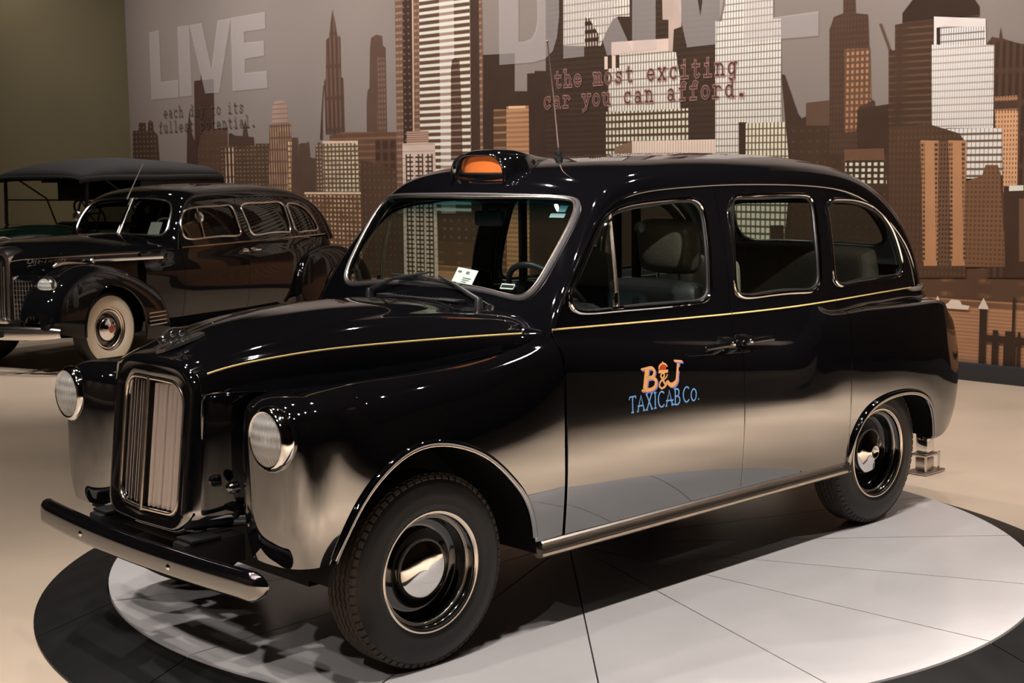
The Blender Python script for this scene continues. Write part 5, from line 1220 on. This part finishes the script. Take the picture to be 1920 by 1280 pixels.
# ------------------------------------------------------------------ the long black sedan behind (own frame: x forward from its front axle)
sedan = empty('sedan_car', (-3.0614, -8.5776, FLOOR), math.radians(19.25))
tag(sedan, 'long black classic sedan with whitewall tyres and chrome grille, behind the taxi', 'car')
_yz2 = Spl([1.0, 1.08, 1.20, 1.35, 1.48, 1.56, 1.62]); _yv2 = np.array([.775, .762, .735, .695, .650, .612, .58])
_tx2 = Spl([-4.4, -3.8, -3.3, -2.6, -1.8, -1.2, -.9]); _tv2 = np.array([.78, .90, .97, 1.0, 1.0, .985, .96])
def yS(x, z): return (_yz2.basis(z) @ _yv2)*(_tx2.basis(x) @ _tv2)
def yS1(x, z): return float(yS(np.array([x]), np.array([z]))[0])
upS = Func(lambda u, v: np.stack([-u, yS(-u, v), v], 1), (0.9, 4.4), (1.0, 1.62), 1)
GK2 = np.array([(-1.10, 1.06, -1.00, 1.06), (-1.16, 1.25, -1.07, 1.26), (-1.27, 1.41, -1.19, 1.46), (-1.40, 1.495, -1.33, 1.595), (-1.65, 1.535, -1.62, 1.672), (-2.3, 1.548, -2.3, 1.702), (-3.0, 1.535, -3.05, 1.668), (-3.4, 1.465, -3.58, 1.545), (-3.66, 1.30, -3.92, 1.33), (-3.80, 1.02, -4.12, 1.02)])
_su2 = Spl(np.r_[0, np.cumsum(np.linalg.norm(np.diff(.5*(GK2[:, :2]+GK2[:, 2:]), axis=0), axis=1))])
def shell2_fn(u, v):
    B = _su2.basis(u) @ GK2; e = np.interp(np.abs(v), _al, _eta); c = np.interp(np.abs(v), _al, _cc)
    return np.stack([B[:, 2]+(B[:, 0]-B[:, 2])*c, np.sign(v)*e*yS(B[:, 0], B[:, 1]), B[:, 3]+(B[:, 1]-B[:, 3])*c], 1)
shell2 = Func(shell2_fn, (0., float(_su2.t[-1])), (-1., 1.), 1)
if shell2.nrm(np.array([1.5]), np.array([0.]))[0, 2] < 0: shell2.sign = -1
GUT2 = (_su2.basis(np.linspace(0, _su2.t[-1], 120)) @ GK2)[:, :2]
wh = [(.012, 1.205), (.2, 1.200), (.42, 1.19), (.55, 1.195), (.60, 1.235), (.605, 1.33), (.575, 1.44), (.52, 1.505), (.42, 1.535), (.2, 1.553), (.012, 1.556)]
w_loop = spline(wh, 60, False); w2_uv = []
for sg in (1, -1):
    L = w_loop*[sg, 1]; w2_uv.append(shell2.inv([1, 2], L, np.interp(L[:, 1], [1.1, 1.6], [.03, .6]), L[:, 0]/.75*.6))
Pn = Panel(); u1 = shell2.ur[1]
Pn.cut(shell2, [(0, -1), (u1, -1), (u1, 1), (0, 1)], w2_uv, step=.05, sv=.75, rim=.02, rim_out=False)
Pn.build('roof_shell', SPAINT, sedan)
W1 = [(-1.186, 1.24), (-1.20, 1.33), (-1.29, 1.425), (-1.40, 1.455), (-1.60, 1.468), (-1.95, 1.468), (-2.05, 1.46), (-2.075, 1.42), (-2.095, 1.25), (-2.10, 1.175), (-2.07, 1.153), (-1.9, 1.150), (-1.5, 1.150), (-1.25, 1.155), (-1.20, 1.18)]
W2 = [(-2.215, 1.44), (-2.26, 1.468), (-2.6, 1.478), (-2.92, 1.475), (-2.97, 1.45), (-2.985, 1.38), (-3.0, 1.2), (-2.98, 1.148), (-2.9, 1.142), (-2.5, 1.143), (-2.31, 1.146), (-2.27, 1.18), (-2.24, 1.3)]
W3 = [(-3.06, 1.44), (-3.11, 1.458), (-3.25, 1.44), (-3.40, 1.385), (-3.51, 1.29), (-3.575, 1.19), (-3.575, 1.15), (-3.53, 1.135), (-3.3, 1.135), (-3.13, 1.138), (-3.095, 1.17), (-3.07, 1.3)]
W1, W2, W3 = [spline(a, 60, True) for a in (W1, W2, W3)]
# flank
def rs(x, yo, zt=1.06, yt=None):
    yt = yS1(x, zt) if yt is None else yt
    return [(x, yo-.09, .27), (x, yo-.045, .40), (x, yo-.01, .58), (x, yo, .76), (x, yo-.004, .92), (x, yt+.004, 1.02), (x, yt, zt)]
fs = [rs(-.62, .70, 1.06, .64), rs(-.95, .775), rs(-1.4, .80), rs(-2.1, .81), rs(-2.8, .80), rs(-3.3, .77), rs(-3.75, .70)] + [[(-4.10-.0*k, a, b) for k, (a, b) in enumerate([(.50, .34), (.54, .44), (.56, .58), (.56, .76), (.54, .90), (.50, 1.0), (.47, 1.06)])], [(-4.55+.0*k, a, b) for k, (a, b) in enumerate([(.05, .40), (.05, .48), (.05, .58), (.05, .70), (.05, .78), (.05, .84), (.05, .88)])]]
flS = Loft(fs, 1)
if flS.nrm(np.array([1.0]), np.array([.3]))[0, 1] < 0: flS.sign = -1
xs_ = [r[0][0] for r in fs]; uof = lambda x: float(np.interp(-x, [-a for a in xs_], flS.uk))
dA, dB, dC = -1.12, -2.15, -3.03
gS = .004
for a, b, nm, win in ((-.64, dA, 'cowl_side', None), (dA, dB, 'front_door', W1), (dB, dC, 'rear_door', W2), (dC, -4.54, 'rear_quarter_panel', W3)):
    pn = Panel(); pn.cut(flS, [(uof(a)+gS, 0.0), (uof(b)-gS, 0.0), (uof(b)-gS, flS.vr[1]), (uof(a)+gS, flS.vr[1])], step=.06, rim=.008)
    if win is not None:
        g2 = [(x, z-.006) for x, z in GUT2 if max(b, -3.78) < x < a-.005 and z > 1.07]
        if nm == 'front_door': g2 = [(x-.008, z) for x, z in g2]; pts = g2+[(b+gS, float(np.interp(-b, -GUT2[:, 0], GUT2[:, 1]))-.006), (b+gS, 1.06), (a-.02, 1.06)]
        elif nm == 'rear_door': zt = lambda x: float(np.interp(-x, -GUT2[:, 0], GUT2[:, 1]))-.006; pts = [(a-gS, zt(a))]+g2+[(b+gS, zt(b)), (b+gS, 1.06), (a-gS, 1.06)]
        else: zt = lambda x: float(np.interp(-x, -GUT2[:, 0], GUT2[:, 1]))-.006; pts = [(a-gS, zt(a))]+g2+[(a-gS, 1.06)]
        pn.cut(upS, up(pts), [up(win)], step=.05, rim=.01)
    for mi in (False, True): pn.build(nm, SPAINT, sedan, mi)
SGLASS = glass_mat('sedan_glass', (.42, .45, .42))
for L, nm in ((W1, 'front_window'), (W2, 'rear_window'), (W3, 'quarter_window')):
    gp = Panel(); gp.cut(Func(lambda u, v: np.stack([-u, yS(-u, v)-.012, v], 1), (.9, 4.4), (1.0, 1.62), upS.sign), np.array(up(L)), step=.08, rim=0)
    for sg in (1, -1):
        o = gp.build(nm, SGLASS, sedan, sg < 0)
        MB().tube([(a, sg*b, c) for a, b, c in surf_loop(upS, np.array(up(L)), .004)], .010, 6, closed=True).build('window_frame', SCHROME, o)
        if nm == 'front_window': MB().tube([(-1.50, sg*yS1(-1.5, z), z) for z in (1.152, 1.3, 1.46)], .009, 6).build('quarterlight_bar', SCHROME, o)
for sg, uv_ in zip((1, -1), w2_uv):
    gp = Panel(); s2 = Func(lambda u, v: shell2.uv(u, v)-shell2.nrm(u, v)*.01, shell2.ur, shell2.vr, shell2.sign); gp.cut(s2, uv_, step=.08, rim=0, sv=.75)
    o = gp.build('windscreen_pane', SGLASS, sedan)
    MB().tube(surf_loop(shell2, uv_, .006), .011, 6, closed=True).build('windscreen_frame', SCHROME, o)
# bonnet with chrome edges
def hs(x, w_, zc, zg):
    h = [(0, zc), (.25*w_, zc-.012), (.55*w_, zc-.045), (.82*w_, zc-.09), (.97*w_, zg+.015), (w_+.008, zg-.03), (w_+.02, zg-.15), (w_+.025, zg-.36)]
    return [(x, -a, b) for a, b in h[:0:-1]] + [(x, a, b) for a, b in h]
hood = Loft([hs(-1.16, .735, 1.205, 1.075), hs(-.95, .69, 1.213, 1.070), hs(-.6, .60, 1.217, 1.072), hs(-.1, .475, 1.216, 1.076), hs(.25, .37, 1.211, 1.078), hs(.45, .295, 1.205, 1.076), hs(.58, .24, 1.185, 1.07), hs(.635, .215, 1.16, 1.06)])
if hood.nrm(np.array([.8]), np.array([hood.vr[1]/2]))[0, 2] < 0: hood.sign = -1
hp = Panel(); hp.cut(hood, [(0, 0), (hood.ur[1], 0), (hood.ur[1], hood.vr[1]), (0, hood.vr[1])], step=.05, rim=.01); hp.build('bonnet', SPAINT, sedan)
us = np.linspace(.02, hood.ur[1]-.01, 40)
MB().tube([tuple(a) for a in hood.uv(us, np.full(40, hood.vk[7]))+[0, 0, .002]], .008, 6).build('bonnet_ridge', SCHROME, sedan)
for vi in (2, 12):
    vm = .5*(hood.vk[vi]+hood.vk[vi])
    X = hood.uv(us, np.full(40, vm)); N_ = hood.nrm(us, np.full(40, vm)); MB().tube([tuple(a) for a in X+N_*.002], .007, 6).build('bonnet_trim', BRIGHT, sedan)
for sg in (1, -1):
    MB().tube([(x, sg*(yS1(x, 1.075)+.004), 1.072+.012*(-x-1.1)/2.6) for x in np.linspace(-1.13, -3.72, 30)], .008, 6).build('belt_trim', BRIGHT, sedan)
    # side spear with a round end, flat script and door handles
    sp_ = MB()
    sp_.tube([(-.10, sg*.555, 1.000), (-.30, sg*.595, .998), (-.60, sg*.665, .993), (-.86, sg*.735, .990)], .017, 8)
    for k, xk in enumerate((-.10,)): sp_.lathe([(0, .02), (.02, .016), (.03, 0), (.02, -.016), (0, -.02)], 'y', 14, (-.08, sg*.548, 1.000))
    sp_.build('bonnet_side_spear', SCHROME, sedan)
    for x, f_ in ((-2.09, 1), (-2.21, -1)):
        h_ = MB(); h_.lathe([(0, .03), (.018, .026), (.022, 0), (.022, -.02)], 'y', 12, (x, sg*.81, .99)) if sg > 0 else h_.lathe([(0, -.03), (.018, -.026), (.022, 0), (.022, .02)], 'y', 12, (x, -.81, .99))
        h_.tube([(x, sg*.842, .99), (x+f_*.10, sg*.846, .985)], [.012, .007], 8); h_.build('door_handle', SCHROME, sedan)
scr = text_mesh('One-Twenty', .0); xs2 = [v.co.x for v in scr.vertices]; k_ = .36/(max(xs2)-min(xs2))
for v in scr.vertices:
    t = (v.co.x+v.co.y*.45-min(xs2))*k_; x = .50-t; yv = float(hood.uv(*hood.inv([0, 2], [(x, 1.0)], hood.ur[1]-(.635-x)*1.05, hood.vk[12])[0:1].T)[0, 1]); v.co = Vector((x, yv+.006, 1.005+v.co.y*.065))
link('bonnet_script', scr, SCHROME, sedan)
# grille shell and bars
mb = MB()
def gring(hw, z0, z1, x0): return [(x0-.03*(1-math.cos(min(1, abs(y)/max(hw, .01))))-.10*max(0, (z-.5))**1.2*.4, y, z) for y, z in rrect(hw, z0, z1, min(.05, hw*.4), min(.12, hw*.7), 6)]
mb.grid([gring(.185, .50, 1.10, .665), gring(.20, .48, 1.125, .685), gring(.225, .46, 1.15, .675), gring(.235, .45, 1.165, .62), gring(.25, .45, 1.165, .5)], closed=True); mb.build('grille_shell', SCHROME, sedan)
for k in range(13):
    y = -.168+k*.028; zt = 1.085-.10*(abs(y)/.17)**3
    MB().tube([(.672-.0*z, y, z) if z < .6 else (.672-.04*(z-.5)**1.2, y, z) for z in np.linspace(.50, zt, 6)], .008, 6).build('grille_bar', SCHROME, sedan)
MB().box((.60, 0, .79), (.02, .36, .60)).build('radiator_core', DARK, sedan)
MB().tube([(.62, 0, 1.15), (.60, 0, 1.20), (.56, 0, 1.235), (.48, 0, 1.245), (.40, 0, 1.225)], [.02, .016, .02, .012, .005], 8).build('bonnet_mascot', SCHROME, sedan)
# front fenders
def fsec(x, yi, yo, zt, zb, n=15, e=.62):
    yc, a = (yi+yo)/2, (yo-yi)/2
    return [(x, yc-a*math.copysign(abs(math.cos(t))**e, math.cos(t)), zb+(zt-zb)*abs(math.sin(t))**e) for t in np.linspace(0, PI, n)]
FS = [fsec(.80, .55, .74, .56, .45), fsec(.775, .47, .80, .64, .43), fsec(.70, .40, .85, .76, .40), fsec(.55, .36, .885, .895, .36), fsec(.3, .36, .90, .975, .30), fsec(0, .38, .905, .972, .27), fsec(-.3, .42, .905, .895, .24), fsec(-.55, .48, .90, .775, .22), fsec(-.70, .54, .89, .66, .21), fsec(-.775, .62, .875, .50, .21)]
fen = Loft(FS, 1)
if fen.nrm(np.array([.8]), np.array([fen.vr[1]*.8]))[0, 1] < 0: fen.sign = -1
def archcut(surf, xs_, cx, R, vb, zc=.37):
    A = [(cx+R*math.cos(t), zc+R*1.02*math.sin(t)) for t in np.linspace(-.30, PI+.30, 36)]
    uv_ = surf.inv([0, 2], A, np.interp([-a for a, b in A], [-x for x in xs_], surf.uk), np.interp([b for a, b in A], [.25, .9], [surf.vr[1]*.98, surf.vr[1]*.72])); return uv_
fx_ = [s_[0][0] for s_ in FS]
au = archcut(fen, fx_, 0.0, .405, 1); au = np.array([q_ for q_ in au if q_[1] < fen.vr[1]-.004])
VF = fen.vr[1]
fp = Panel(); fp.cut(fen, [(0, 0), (fen.ur[1], 0), (fen.ur[1], VF)] + [(au[-1, 0], VF)] + [tuple(a) for a in au[::-1]] + [(au[0, 0], VF), (0, VF)], step=.045, rim=.02)
for mi in (False, True): fp.build('front_fender', SPAINT, sedan, mi)
RS_ = [fsec(-2.98, .72, .80, .46, .30), fsec(-3.04, .66, .86, .70, .28), fsec(-3.18, .60, .90, .85, .27), fsec(-3.45, .56, .915, .945, .27), fsec(-3.76, .54, .915, .96, .27), fsec(-4.1, .50, .90, .90, .28), fsec(-4.4, .46, .86, .76, .32), fsec(-4.6, .42, .78, .58, .36)]
ren = Loft(RS_, 1)
if ren.nrm(np.array([.8]), np.array([ren.vr[1]*.8]))[0, 1] < 0: ren.sign = -1
rx_ = [s_[0][0] for s_ in RS_]; ru = archcut(ren, rx_, -3.76, .385, 1, .34); ru = np.array([q_ for q_ in ru if q_[1] < ren.vr[1]-.004]); VR = ren.vr[1]
rp_ = Panel(); rp_.cut(ren, [(0, 0), (ren.ur[1], 0), (ren.ur[1], VR)] + [(ru[-1, 0], VR)] + [tuple(a) for a in ru[::-1]] + [(ru[0, 0], VR), (0, VR)], step=.05, rim=.02)
for mi in (False, True): rp_.build('rear_fender', SPAINT, sedan, mi)
for sg in (1, -1):
    X = fen.uv(au[:, 0], au[:, 1]); MB().tube([(a, sg*(b+.004), c) for a, b, c in X], .010, 6).build('fender_edge', SPAINT, sedan)
    X = ren.uv(ru[:, 0], ru[:, 1]); MB().tube([(a, sg*(b+.004), c) for a, b, c in X], .010, 6).build('fender_edge', SPAINT, sedan)
    for k in range(4):                                                # four chrome strips on the fender's trailing edge
        z = .475-.038*k; us_ = []
        pts = [(x, z) for x in np.linspace(-.44, -.70, 8)]
        uv_ = fen.inv([0, 2], pts, np.interp([.44, .5, .6, .70], [-.8, .775], [0, fen.ur[1]])[0]*0+np.interp([-a for a, b in pts], [-x for x in fx_], fen.uk), VF*.93); X = fen.uv(uv_[:, 0], uv_[:, 1])
        MB().tube([(a, sg*(b+.004), c) for a, b, c in X], .0065, 6).build('fender_strip', SCHROME, sedan)
    MB().lathe([(.088, .03), (.098, .03), (.108, .01), (.11, -.02), (.10, -.05)], 'x', 32, (.625, sg*.665, .80)).build('headlamp_rim', SCHROME, sedan)
    MB().lathe([(.11, -.02), (.115, -.06), (.10, -.18)], 'x', 32, (.625, sg*.665, .80)).build('headlamp_bowl', SPAINT, sedan)
    l2 = MB().lathe([(0, .052), (.03, .05), (.06, .043), (.09, .03)], 'x', 32, (.625, sg*.665, .80)).build('headlamp_lens', LENS, sedan)
    MB().lathe([(.09, .026), (.06, -.005), (.03, -.025), (0, -.03)], 'x', 32, (.625, sg*.665, .80)).build('headlamp_reflector', REFL, sedan)
    MB().tube([(.50, sg*.63, .985), (.47, sg*.63, 1.0), (.40, sg*.63, 1.005), (.25, sg*.63, 1.0), (.08, sg*.63, .988)], [.012, .026, .024, .014, .004], 10).build('parking_lamp', BRIGHT, sedan)
    # catwalk grille: upright and level wires beside the main grille
    cw = MB()
    for k in range(7):
        y = .285+.03*k; cw.tube([(.66-.25*(y-.28), sg*y, z) for z in (.50, .70, .90-.35*(y-.28))], .006, 6)
    cw.build('catwalk_bars', SCHROME, sedan)
    cw = MB()
    for k in range(9):
        z = .52+.042*k; cw.tube([(.662-.25*(y-.28), sg*y, z) for y in (.28, .38, .475)], .004, 6)
    cw.build('catwalk_wires', SCHROME, sedan)
    MB().box((.52, sg*.37, .68), (.10, .24, .46), bevel=.03).build('catwalk_panel', SPAINT, sedan)
    MB().box((-1.9, sg*.80, .245), (2.1, .16, .03), bevel=.01).build('running_board', DARK, sedan)
    MB().tube([(-1.35, sg*(.76), 1.36), (-1.32, sg*.80, 1.365)], .008, 6).build('mirror_arm', SCHROME, sedan)
    mh = MB().lathe([(0, .02), (.03, .018), (.05, .008), (.055, -.01), (.05, -.012), (0, -.012)], 'x', 20, (-1.32, sg*.83, 1.37)).build('door_mirror', SCHROME, sedan)
# bumper
mb = MB(); rows = []
for y in np.linspace(-.90, .90, 37):
    bx = .93-.20*(abs(y)/.90)**2.2; sq = 1-.35*(abs(y)/.9)**8
    rows.append([(bx+.022*math.sin(t)*1.0-.02, y, .405+.062*sq*math.cos(t)) for t in np.linspace(.0, PI, 8)])
mb.grid(rows); mb.build('front_bumper', SCHROME, sedan)
for sg in (1, -1):
    MB().tube([(.955, sg*.22, .29), (.98, sg*.22, .36), (.985, sg*.22, .44), (.96, sg*.22, .53)], [.03, .036, .036, .022], 12).build('bumper_overrider', SCHROME, sedan)
    MB().box((.80, sg*.35, .40), (.26, .05, .06)).build('bumper_bracket', DARK, sedan)
MB().box((.0, 0, .55), (1.2, .70, .5)).build('engine_bay', DARK, sedan)
MB().box((-2.2, 0, .55), (2.2, 1.36, .58)).build('underbody', DARK, sedan)
MB().box((-3.7, 0, .60), (1.0, .92, .5)).build('rear_floor', DARK, sedan)
# whitewall wheels
WW = mat('whitewall_rubber', (.62, .54, .42), .55); REDC = mat('hub_red', (.35, .04, .03), .4)
w_t = MB().lathe([(.20, -.08), (.27, -.09), (.32, -.08), (.352, -.06), (.365, -.035), (.365, .035), (.352, .06), (.335, .073), (.318, .0795)], 'y', 56).mesh('tyre')
w_w = MB().lathe([(.318, .080), (.30, .086), (.27, .0905), (.24, .0885), (.215, .082), (.205, .075)], 'y', 56).mesh('whitewall')
w_r = MB().lathe([(.206, .074), (.20, .055), (.19, .045), (.17, .02), (.14, .015), (.12, .03), (.0, .035)], 'y', 48).mesh('rim')
w_g = MB()
for R in (.202, .178): w_g.lathe([(R-.008, .05+.1*(R-.17)), (R, .062+.1*(R-.17)), (R+.008, .055+.1*(R-.17))], 'y', 48)
w_g = w_g.mesh('trim_ring')
w_h = MB().lathe([(.118, .03), (.12, .045), (.105, .062), (.08, .075), (.055, .085), (.045, .092), (.036, .094)], 'y', 40).mesh('hubcap')
w_c = MB().lathe([(.036, .094), (.026, .097), (0, .098)], 'y', 24).mesh('hub_badge')
for x in (0, -3.76):
    for sg in (1, -1):
        r = empty('wheel', (x, sg*.735, .365), 0 if sg > 0 else PI); r.parent = sedan
        for nm, me, m in (('tyre', w_t, RUBBER), ('whitewall', w_w, WW), ('rim', w_r, RIMP), ('trim_ring', w_g, BRIGHT), ('hubcap', w_h, CHROME), ('hub_badge', w_c, REDC)): link(nm, me, m, r)
# aerial, interior
MB().tube([(-1.19, 0, 1.555), (-1.24, 0, 1.62), (-1.34, 0, 1.76), (-1.455, 0, 1.918)], [.014, .008, .006, .006], 8).build('aerial', SCHROME, sedan)
MB().box((-1.95, 0, .98), (.20, 1.24, .55), bevel=.06).build('front_seat', DTRIM, sedan)
MB().box((-3.2, 0, 1.0), (.22, 1.22, .60), bevel=.06).build('rear_seat', DTRIM, sedan)
MB().box((-1.22, 0, 1.10), (.22, 1.2, .14), bevel=.03).build('dashboard', DTRIM, sedan)
st_ = MB(); A4 = Matrix.Translation((-1.47, .36, 1.19)) @ Matrix.Rotation(math.radians(-55), 4, 'Y'); st_.tube([A4 @ Vector((.2*math.cos(t), .2*math.sin(t), 0)) for t in np.linspace(0, 2*PI, 28, endpoint=False)], .011, 8, closed=True)
st_.build('steering_wheel', mat('cream_bakelite', (.5, .45, .3), .3), sedan)
MB().box((-2.4, 0, 1.585), (1.6, .9, .02)).build('headlining', DTRIM, sedan)
c2 = MB().box((0, 0, 0), (.004, .15, .14), Matrix.Rotation(-.5, 3, 'Y')).build('window_card', PAPER); c2.matrix_world = sedan.matrix_basis @ Matrix.Translation((-1.125, .42, 1.262))
tag(c2, 'white card standing inside the windscreen of the black sedan', 'card')

# ------------------------------------------------------------------ open touring car, far left
tour = empty('touring_car', (-4.8141, -12.2138, FLOOR), math.radians(19.25))
tag(tour, 'antique open touring car with dark grey folding canvas top, at the far left', 'car')
CANVAS = mat('grey_canvas', (.045, .045, .048), .85, bump=.3, bscale=40)
GREEN = mat('dark_green_paint', (.006, .018, .011), .08, coat=1.0)
top = []
for x, zc_, ze, hw in ((.12, 1.80, 1.765, .72), (.02, 1.875, 1.785, .73), (-.25, 1.945, 1.80, .735), (-.7, 2.0, 1.80, .74), (-1.15, 2.015, 1.79, .74), (-1.7, 1.985, 1.79, .74), (-2.2, 1.95, 1.79, .735), (-2.5, 1.92, 1.78, .72), (-2.62, 1.84, 1.74, .69)):
    top.append([(x, y, ze+(zc_-ze)*(1-abs(y/hw)**3.2)**.6 if abs(y) < hw else ze) for y in np.linspace(-hw, hw, 21)])
tb = MB(); tb.grid(top)
tb.grid([[(x, y, z) for x, y, z in r] for r in [[t[0] for t in top], [(t[0][0], t[0][1]+.005, t[0][2]-.07) for t in top]]]); tb.grid([[t[-1] for t in top], [(t[-1][0], t[-1][1]-.005, t[-1][2]-.07) for t in top]])
tb.grid([top[0], [(x+.005, y, z-.03) for x, y, z in top[0]]])
o = tb.build('canvas_top', CANVAS, tour); md = o.modifiers.new('thickness', 'SOLIDIFY'); md.thickness = .012
rc = MB(); rc.grid([[(-2.62, y, 1.84 if abs(y) < .6 else 1.76) for y in np.linspace(-.69, .69, 9)], [(-2.66, y, 1.55) for y in np.linspace(-.68, .68, 9)], [(-2.62, y, 1.20) for y in np.linspace(-.66, .66, 9)]]); rc.build('rear_curtain', CANVAS, tour)
for sg in (1, -1):
    MB().box((-1.75, sg*.70, 1.60), (1.60, .02, .28), bevel=.008).build('side_curtain', SEAL, tour)
    MB().tube([(.0, sg*.66, 1.02), (-.03, sg*.67, 1.45), (-.05, sg*.68, 1.79)], .022, 8).build('windscreen_post', SEAL, tour)
    MB().tube([(-.9, sg*.70, 1.15), (-.75, sg*.71, 1.50), (-.25, sg*.72, 1.77)], .012, 8).build('top_bow', SEAL, tour)
    MB().tube([(-1.2, sg*.70, 1.10), (-1.5, sg*.71, 1.78)], .014, 8).build('top_bow', SEAL, tour)
for z, r_ in ((1.04, .014), (1.50, .010), (1.775, .014)): MB().tube([(-.02-.03*(z-1.04), -.66, z), (-.02-.03*(z-1.04), .66, z)], r_, 8).build('windscreen_rail', SEAL, tour)
MB().add([(0, -.65, 1.05), (0, .65, 1.05), (-.045, .66, 1.77), (-.045, -.66, 1.77)], [(0, 1, 2, 3)], False).build('windscreen', glass_mat('clear_glass', (.9, .9, .86)), tour)
MB().box((-.03, .12, 1.735), (.02, .34, .05), bevel=.01).build('wiper_motor', SEAL, tour)
s3 = MB(); A5 = Matrix.Translation((-.42, .34, 1.33)) @ Matrix.Rotation(math.radians(-50), 4, 'Y')
s3.tube([A5 @ Vector((.215*math.cos(t), .215*math.sin(t), 0)) for t in np.linspace(0, 2*PI, 30, endpoint=False)], .014, 8, closed=True)
for t in (0, PI/2, PI, 3*PI/2): s3.tube([A5 @ Vector((0, 0, -.02)), A5 @ Vector((.21*math.cos(t), .21*math.sin(t), 0))], .009, 6)
s3.tube([A5 @ Vector((0, 0, 0)), A5 @ Vector((0, 0, -.5))], .02, 8); s3.build('steering_wheel', SEAL, tour)
# tub, scuttle, bonnet
def ts(x, w_, zt, zb=.62, cr=.05): return [(x, -w_*.96, zb), (x, -w_, zb+.2), (x, -w_, zt-.12), (x, -w_*.9, zt-.03), (x, -w_*.5, zt+cr*.6), (x, 0, zt+cr), (x, w_*.5, zt+cr*.6), (x, w_*.9, zt-.03), (x, w_, zt-.12), (x, w_, zb+.2), (x, w_*.96, zb)]
bt = Loft([ts(1.60, .27, 1.10), ts(1.40, .30, 1.12), ts(.9, .38, 1.16), ts(.35, .50, 1.19), ts(.05, .62, 1.17), ts(-.15, .66, 1.13)])
m_ = MB(); m_.grid([[tuple(a) for a in bt.uv(np.full(30, u), np.linspace(0, bt.vr[1], 30))] for u in np.linspace(0, bt.ur[1], 24)]); m_.build('bonnet', GREEN, tour)
for sg in (1, -1):
    m_ = MB(); m_.grid([[(x, sg*(.66 if x < -.2 else .64), z) for x in np.linspace(-.1, -2.6, 14)] for z in (.60, .8, 1.0, 1.12)]); m_.grid([[(x, sg*.66, 1.12) for x in np.linspace(-.1, -2.6, 14)], [(x, sg*.60, 1.14) for x in np.linspace(-.1, -2.6, 14)]]); o = m_.build('body_side', GREEN, tour); md = o.modifiers.new('thickness', 'SOLIDIFY'); md.thickness = .03
    fe = [[(x, sg*y, z+.02*math.cos((y-.72)*6)) for y in np.linspace(.52, .92, 8)] for x, z in ((2.05, .62), (1.95, .80), (1.7, .95), (1.4, 1.0), (1.1, .93), (.8, .74), (.5, .55), (.3, .48), (-1.3, .46), (-1.55, .62), (-1.75, .86), (-2.0, .95), (-2.3, .92), (-2.6, .70))]
    m_ = MB(); m_.grid(fe); o = m_.build('fender', GREEN, tour); md = o.modifiers.new('thickness', 'SOLIDIFY'); md.thickness = .02
    MB().lathe([(.0, .07), (.10, .065), (.13, .04), (.135, 0), (.10, -.10), (.0, -.16)], 'x', 24, (1.62, sg*.42, 1.02)).build('headlamp', mat('nickel', (.6, .58, .52), .15, 1.0), tour)
m_ = MB(); m_.box((-2.6, 0, .88), (.05, 1.3, .56), bevel=.02); m_.build('rear_panel', GREEN, tour)
MB().box((-1.0, 0, .52), (3.2, 1.0, .10)).build('chassis', DARK, tour)
MB().box((-.85, 0, .95), (.16, 1.2, .50), bevel=.05).build('front_seat', mat('black_leather', (.01, .01, .01), .45), tour)
MB().box((-2.25, 0, .98), (.18, 1.2, .55), bevel=.05).build('rear_seat', mat('black_leather', (.01, .01, .01), .45), tour)
mb = MB(); mb.grid([[(1.62, y, z) for y, z in rrect(.27, .58, 1.14, .04, .08, 5)], [(1.66, y, z) for y, z in rrect(.25, .60, 1.12, .04, .08, 5)]], closed=True); mb.build('radiator_shell', mat('nickel', (.6, .58, .52), .15, 1.0), tour)
MB().box((1.63, 0, .86), (.02, .48, .50)).build('radiator_core', DARK, tour)
t_t = MB().lathe([(.30, -.05), (.34, -.055), (.385, -.05), (.40, -.02), (.40, .02), (.385, .05), (.34, .055), (.30, .05)], 'y', 40).mesh('tyre')
t_s = MB()
for k in range(12):
    a = 2*PI*k/12; t_s.tube([(.06*math.cos(a), 0, .06*math.sin(a)), (.30*math.cos(a), 0, .30*math.sin(a))], .014, 6)
t_s.lathe([(0, .06), (.06, .05), (.07, -.05), (0, -.06)], 'y', 20); t_s.lathe([(.28, -.03), (.30, -.035), (.305, .035), (.28, .03)], 'y', 36); t_s = t_s.mesh('spokes')
for x in (1.35, -1.95):
    for sg in (1, -1):
        r = empty('wheel', (x, sg*.70, .40)); r.parent = tour
        link('tyre', t_t, RUBBER, r); link('wooden_spokes', t_s, mat('spoke_paint', (.02, .02, .02), .3), r)
